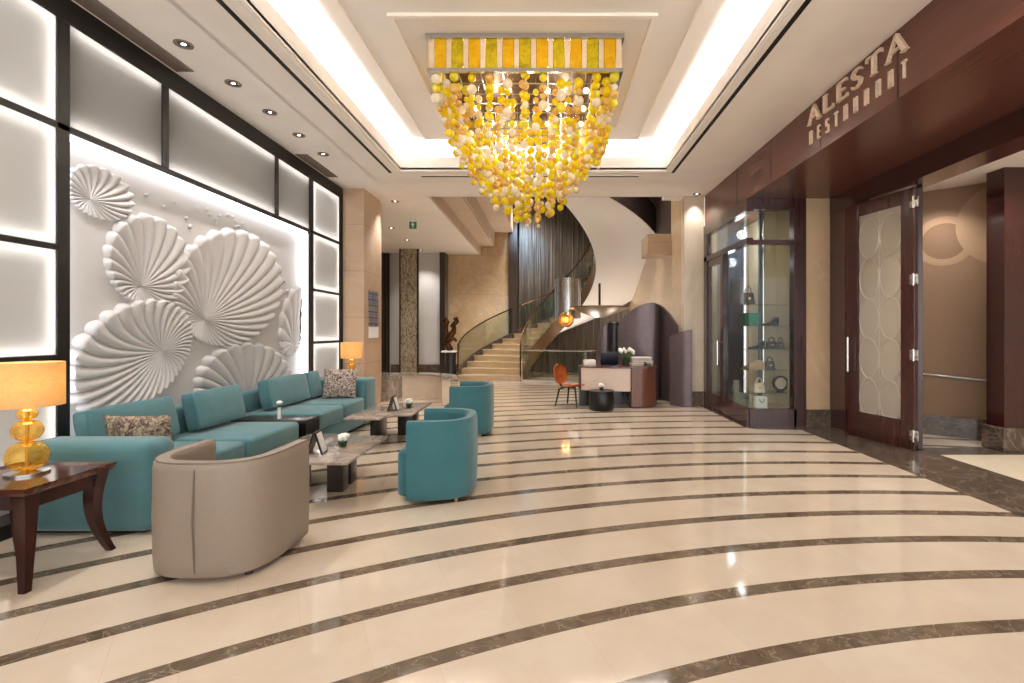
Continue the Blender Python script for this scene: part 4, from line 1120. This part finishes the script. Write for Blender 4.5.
def shoe(x, y, z, rz, label, mat='black'):
    rows = []
    for k in range(11):
        u = k / 10; xx = -.13 + .26 * u; wd = .035 + .012 * math.sin(PI * u); hh_ = .11 - .075 * u ** .7 if u > .25 else .11
        rows.append([(xx, wd * math.cos(a), max(0, hh_ / 2 + hh_ / 2 * math.sin(a)) + (.03 if u < .2 else .03 * max(0, 1 - (u - .2) / .3))) for a in [2 * PI * i / 10 for i in range(10)]])
    t = thing('shoe', label, 'shoe', (x, y, z), rz, 'goods on the shop shelves')
    b = MB(); b.grid(rows, closed_v=True, cap=True); b.build('upper', mat, t, world=False, angle=60)
    MB().prism([(-.13, -.025), (-.08, -.025), (-.08, .025), (-.13, .025)], 0, .035).build('heel', mat, t, world=False, smooth=False)
shoe(3.42, 7.46, SZ[3], R(200), 'black shoe beside the green box in the shop, pointing left')
shoe(3.50, 7.64, SZ[3] + .0, R(175), 'black shoe on the green box shelf, right of its pair')
handbag(3.50, 7.58, SZ[2], .17, .12, .09, 'black', 'black handbag on the middle glass shelf, right of the pole')
handbag(3.60, 7.50, SZ[2], .11, .12, .08, 'dark_leather', 'dark bag at the right end of the middle glass shelf')
shoe(3.24, 7.52, SZ[2], R(195), 'black shoe on the middle glass shelf, left of the pole')
fc = thing('folded_scarf', 'tan scarf folded in a peak on the fourth glass shelf', 'scarf', (3.2, 7.58, SZ[1]), group='goods on the shop shelves')
MB().prism([(3.02, SZ[1]), (3.36, SZ[1]), (3.36, SZ[1] + .08), (3.30, SZ[1] + .15), (3.24, SZ[1] + .13)], 7.48, 7.66, axis=1, bev=.012).build('cloth', 'tan_cloth', fc)
handbag(3.46, 7.55, SZ[1], .16, .13, .08, 'black', 'black handbag beside the tan folded scarf')
handbag(3.26, 7.48, SZ[0], .17, .15, .09, 'cream_leather', 'cream handbag on the lowest glass shelf')
ck = thing('round_clock', 'black round clock standing on the lowest glass shelf', 'clock', (3.62, 7.5, SZ[0]), group='goods on the shop shelves')
MB().lathe([(.09, -.02), (.12, -.02), (.12, .02), (.09, .02), (.09, -.02)], (0, 0, 0), 28, mtx=Matrix.Translation((3.60, 7.5, SZ[0] + .14)) @ Matrix.Rotation(PI / 2, 4, 'X')).build('rim', 'black', ck)
MB().lathe([(0, 0), (.09, 0), (.09, .01), (0, .01)], (0, 0, 0), 28, mtx=Matrix.Translation((3.60, 7.505, SZ[0] + .14)) @ Matrix.Rotation(PI / 2, 4, 'X')).build('dial', 'beige_box', ck)
MB().box(3.55, 3.65, 7.47, 7.53, SZ[0], SZ[0] + .022).build('foot', 'black', ck, smooth=False)
def shop_bag(x, y, z, w, h, dpt, rz, label, hmat):
    t = thing('shopping_bag', label, 'shopping bag', (x, y, z), rz, 'white paper bags in the shop window')
    b = MB(); b.box(-w / 2, w / 2, -dpt / 2, dpt / 2, 0, h); bmesh.ops.delete(b.bm, geom=[f for f in b.bm.faces if f.normal.z > .9], context='FACES'); b.build('bag', 'white_card', t, world=False, smooth=False)
    for s_ in (-1, 1):
        MB().tube([(-w * .2, s_ * (dpt / 2 + .003), h * .8), (-w * .15, s_ * (dpt / 2 + .02), h * .62), (0, s_ * (dpt / 2 + .03), h * .5), (w * .15, s_ * (dpt / 2 + .02), h * .62), (w * .2, s_ * (dpt / 2 + .003), h * .8)], .005, 6).build('handle', hmat, t, world=False)
shop_bag(3.05, 7.85, .24, .14, .36, .08, R(70), 'tall white paper bag leaning in the shop window by its door', 'white_card')
shop_bag(3.10, 7.66, .24, .22, .19, .1, R(12), 'low white paper bag with dark handles at the shop window corner', 'leaf_green')
shop_bag(3.22, 7.34, .24, .17, .17, .1, R(-4), 'low white paper bag at the right in the shop window', 'black')
light('shop_light', 'POINT', (3.3, 8.3, 3.05), 11, (1, .95, .9), shadow_soft_size=.08)
light('shop_light', 'POINT', (3.2, 8.5, 2.6), 7, (.8, .88, 1), shadow_soft_size=.08)

# ------------------------------------------------------------------ restaurant folding doors
def folding_leaf(P0, P1, label, detail=True):
    P0, P1 = Vector(P0), Vector(P1); ln = (P1 - P0).length; dr = (P1 - P0).normalized(); rz = math.atan2(dr.y, dr.x)
    t = thing('folding_door', label, 'door', (P0.x, P0.y, 0), rz, 'glazed folding restaurant doors')
    b = MB(); H = 3.08; sw = .17; th = .03
    b.box(0, sw, -th, th, .01, H, .006); b.box(ln - sw, ln, -th, th, .01, H, .006); b.box(sw, ln - sw, -th, th, H - .17, H, .004); b.box(sw, ln - sw, -th, th, .01, .34, .004)
    b.build('frame', 'mahogany_dark', t, world=False, smooth=False)
    gp = MB().box(sw, ln - sw, -.006, .006, .34, H - .17).build('glass_pane', 'etched_glass', t, world=False, smooth=False)
    b = MB(); gw = ln - 2 * sw; z0, z1 = .34, H - .17; rows_ = 5; eh = (z1 - z0) / rows_
    for sgn in (-1, 1):
        yy = sgn * .012
        for c in range(2):
            ccx = sw + gw * (.25 + .5 * c) - (.0)
            for r_ in range(-1, rows_ + 1):
                zc = z0 + eh * (r_ + .5) + (eh * .0 if c == 0 else eh * .0); pts = []
                for k in range(29):
                    a = 2 * PI * k / 28; x, z = ccx + gw * .235 * math.cos(a), zc + eh * .5 * math.sin(a) + (0 if c == 0 else 0) 
                    pts.append((x, yy, min(z1, max(z0, z - eh * .12))))
                if zc > z0 - eh * .3 and zc < z1 + eh * .3: b.tube(pts, .006, 5)
        b.tube([(sw + gw / 2, yy, z0), (sw + gw / 2, yy, z1)], .005, 5)
    b.build('lattice', 'wire_silver', gp, world=False)
    return t, ln
lf, ln = folding_leaf((4.08, 6.56), (4.29, 5.64), 'glazed folding door with wire oval lattice beside the beige pilaster')
b = MB(); yy = -.085
b.tube([(.06, yy, .86), (.06, yy, 1.32)], .014, 8); b.tube([(.06, yy, .89), (.06, -.03, .89)], .01, 6); b.tube([(.06, yy, 1.29), (.06, -.03, 1.29)], .01, 6)
b.build('handle', 'chrome', lf, world=False)
for z in (.18, 1.12, 2.0, 2.9):
    MB().box(ln - .05, ln + .02, -.045, -.028, z - .06, z + .06, .004).box(ln + .0, ln + .05, -.04, -.02, z - .06, z + .06, .003).cyl((ln + .003, -.046), .012, z - .07, z + .07, 10).build('hinge', 'chrome', lf, world=False)
folding_leaf((4.36, 5.68), (4.93, 6.44), 'second folding door leaf seen edge on behind the lattice door')

# ------------------------------------------------------------------ sign
sg = thing('restaurant_sign', 'raised metal sign reading ALESTA RESTAURANT on the mahogany bulkhead', 'sign', (XF, 4.67, 3.45))
def stroke(b, p, q, w0, w1=None, x0=0, d=.03, tx=None):
    w1 = w0 if w1 is None else w1
    p, q = Vector(p), Vector(q); n_ = (q - p).normalized(); n_ = Vector((-n_.y, n_.x))
    poly = [p + n_ * w0 / 2, p - n_ * w0 / 2, q - n_ * w1 / 2, q + n_ * w1 / 2]
    b.prism([tx(v) for v in poly], XF - x0 - d, XF - x0, axis=0)
G = {
 'A': [((.06, 0), (.5, 1), .08, .10), ((.48, 1), (.94, 0), .17, .2), ((.24, .33), (.74, .33), .07), ((-.04, .015), (.18, .015), .04), ((.74, .015), (1.06, .015), .04)],
 'L': [((.16, 0), (.16, 1), .17, .17), ((.1, .035), (.74, .035), .08), ((.74, 0), (.78, .2), .05, .03), ((.02, .98), (.32, .98), .04)],
 'E': [((.16, 0), (.16, 1), .17, .17), ((.1, .035), (.72, .035), .08), ((.1, .965), (.68, .965), .08), ((.2, .52), (.58, .52), .07), ((.72, 0), (.75, .18), .05, .03), ((.68, 1), (.70, .84), .05, .03)],
 'T': [((.42, 0), (.42, 1), .17, .17), ((.0, .965), (.84, .965), .08), ((.02, 1), (0, .8), .05, .03), ((.82, 1), (.84, .8), .05, .03), ((.26, .015), (.58, .015), .04)],
 'S': [((.66, .80), (.58, .93), .07, .08), ((.60, .92), (.38, .97), .08, .09), ((.40, .97), (.16, .86), .09, .13), ((.18, .89), (.12, .72), .12, .15), ((.11, .75), (.26, .56), .15, .19), ((.22, .6), (.50, .44), .18, .19), ((.47, .47), (.64, .28), .19, .15), ((.63, .31), (.56, .12), .15, .11), ((.58, .14), (.36, .03), .11, .09), ((.38, .03), (.14, .08), .09, .08), ((.16, .07), (.08, .22), .08, .06)],
}
WID = {'A': 1.0, 'L': .78, 'E': .76, 'T': .86, 'S': .74}
word = 'ALESTA'; tot = sum(WID[c] for c in word) + .22 * 5
Y0, Y1 = 5.42, 3.93; unit = (Y0 - Y1) / tot; hz = .185; x = 0
for c in word:
    b = MB()
    tx = lambda v, x=x: (Y0 - (x + v.x) * unit, 3.692 + v.y * hz)
    for s_ in G[c]: stroke(b, s_[0], s_[1], s_[2], s_[3] if len(s_) > 3 else None, tx=tx)
    b.build('letter', 'letter_metal', sg, smooth=False); x += WID[c] + .22
G2 = {
 'R': [((.15, 0), (.15, 1), .3), ((.1, .93), (.9, .93), .14), ((.85, .95), (.85, .55), .3), ((.1, .53), (.9, .53), .12), ((.85, .5), (.85, 0), .3)],
 'E': [((.15, 0), (.15, 1), .3), ((.1, .93), (.95, .93), .14), ((.1, .52), (.85, .52), .12), ((.1, .07), (.95, .07), .14)],
 'S': [((.15, .5), (.15, 1), .3), ((.1, .93), (.95, .93), .14), ((.1, .52), (.9, .52), .12), ((.85, .5), (.85, 0), .3), ((.05, .07), (.9, .07), .14)],
 'T': [((.5, 0), (.5, 1), .32), ((0, .94), (1, .94), .12)],
 'A': [((.15, 0), (.15, 1), .3), ((.1, .93), (.9, .93), .14), ((.85, 1), (.85, 0), .3), ((.1, .42), (.9, .42), .12)],
 'U': [((.15, 0), (.15, 1), .3), ((.1, .07), (.9, .07), .14), ((.85, 1), (.85, 0), .3)],
 'N': [((.15, 0), (.15, 1), .3), ((.2, .95), (.8, .05), .24), ((.85, 1), (.85, 0), .3)],
}
word = 'RESTAURANT'; ptch = (Y0 - .03 - Y1) / 9.35; h2 = .145
for k, c in enumerate(word):
    b = MB(); u2 = .052
    for s_ in G2[c]:
        tx = lambda v, k=k: (Y0 - .02 - k * ptch - v.x * u2, 3.475 + v.y * h2)
        stroke(b, s_[0], s_[1], s_[2] if abs(s_[0][0] - s_[1][0]) < .5 and s_[2] > .2 else s_[2], d=.018, tx=(lambda v, k=k: (Y0 - .02 - k * ptch - v.x * u2, 3.475 + v.y * h2)))
    b.build('letter', 'letter_metal', sg, smooth=False)

# ------------------------------------------------------------------ lights
W = scene.world or bpy.data.worlds.new('World'); scene.world = W; W.use_nodes = True
bg = W.node_tree.nodes.get('Background') or W.node_tree.nodes.new('ShaderNodeBackground')
bg.inputs[0].default_value = (1, 1, 1, 1); bg.inputs[1].default_value = 2.8
# cove lamps hidden behind the tray's lip, shining up
def cove(x, y, sx, sy, e, rot):
    light('cove_lamp', 'AREA', (x, y, LZ - .13), e * 3.0, (1, .985, .97), rot=rot, shape='RECTANGLE', size=sx, size_y=sy)
cove(-2.62, 5.1, .1, 5.6, 75, (PI, R(-12), 0)); cove(2.16, 5.1, .1, 5.6, 75, (PI, R(12), 0))
cove(-.23, 7.92, 4.6, .1, 62, (PI + R(12), 0, 0)); cove(-.23, 2.33, 4.6, .1, 60, (PI - R(12), 0, 0))
# ceiling spots down the open lobby and in the bulkhead soffit
for x, y in ((2.4, 3.0), (2.4, 5.0), (2.4, 6.8), (-.2, 8.5), (-1.7, 8.5), (1.4, 8.5), (-3.2, 3.5), (-3.2, 2.8), (2.4, 1.2), (-2.2, 1.4), (0, 1.2)):
    light('lobby_spot', 'SPOT', (x, y, ZC - .03), 80, (1, .97, .94), rot=(0, 0, 0), spot_size=R(110), spot_blend=.9, shadow_soft_size=.08)
for x, y in ((3.6, 3.2), (3.6, 5.2)):
    light('soffit_spot', 'SPOT', (x, y, ZS - .02), 80, (1, .94, .87), rot=(0, 0, 0), spot_size=R(105), spot_blend=.9, shadow_soft_size=.06)
for x, y in ((5.3, 5.2), (5.0, 6.2), (5.4, 3.4)):
    light('restaurant_spot', 'SPOT', (x, y, 3.27), 80, (1, .94, .87), rot=(0, 0, 0), spot_size=R(120), spot_blend=.9, shadow_soft_size=.08)
# unseen spots added to brighten the stairwell
for x, y, z, e, c in ((-2.6, 14.4, ZC - .03, 220, (1, .94, .86)), (-.7, 12.6, 5.6, 420, (1, .94, .86)), (-.6, 11.0, 5.8, 320, (1, .95, .9)), (1.2, 10.4, 5.8, 300, (1, .92, .8)), (.3, 13.5, 5.8, 400, (1, .92, .84))):
    light('stairwell_fill', 'SPOT', (x, y, z), e, c, rot=(0, 0, 0), spot_size=R(120), spot_blend=.9, shadow_soft_size=.15)
light('soffit_fill', 'SPOT', (2.0, 11.2, .15), 40, (1, .93, .84), rot=(PI, 0, 0), spot_size=R(130), spot_blend=.9, shadow_soft_size=.2)  # unseen pair added to light the stair soffit from below
light('soffit_fill', 'SPOT', (.2, 11.4, .15), 35, (1, .93, .84), rot=(PI + R(10), 0, 0), spot_size=R(130), spot_blend=.9, shadow_soft_size=.2)
light('curtain_upfill', 'SPOT', (-.2, 15.95, 1.9), 160, (1, .93, .84), rot=(PI + R(20), 0, 0), spot_size=R(130), spot_blend=.9, shadow_soft_size=.2)  # this and the next two: unseen, added to brighten the strand curtain
light('curtain_upfill', 'SPOT', (1.3, 15.2, .1), 130, (1, .93, .84), rot=(PI + R(25), 0, 0), spot_size=R(150), spot_blend=.9, shadow_soft_size=.2)
light('curtain_upfill', 'SPOT', (2.2, 14.0, .1), 90, (1, .93, .84), rot=(PI, 0, 0), spot_size=R(150), spot_blend=.9, shadow_soft_size=.2)
light('curtain_downfill', 'SPOT', (-.6, 15.2, 5.8), 300, (1, .92, .84), rot=(R(18), 0, 0), spot_size=R(110), spot_blend=.9, shadow_soft_size=.2)  # unseen, added to brighten the curtain from above
light('blue_accent', 'SPOT', (-.8, 15.2, 4.9), 260, (.35, .65, 1), rot=(R(62), 0, 0), spot_size=R(70), spot_blend=.8, shadow_soft_size=.1)
light('desk_fill', 'SPOT', (1.2, 9.0, ZC - .05), 50, (1, .86, .7), rot=(0, 0, 0), spot_size=R(70), spot_blend=.8, shadow_soft_size=.08)  # unseen ceiling spot added to brighten the desk front

vs_ = scene.view_settings
vs_.view_transform = 'Standard'; vs_.look = 'None'; vs_.exposure = 0.0; vs_.gamma = 1; vs_.use_curve_mapping = False
scene.cycles.max_bounces = 10; scene.cycles.diffuse_bounces = 5; scene.cycles.glossy_bounces = 5; scene.cycles.transparent_max_bounces = 16
scene.cycles.caustics_reflective = False; scene.cycles.caustics_refractive = False
scene.cycles.sample_clamp_indirect = 6
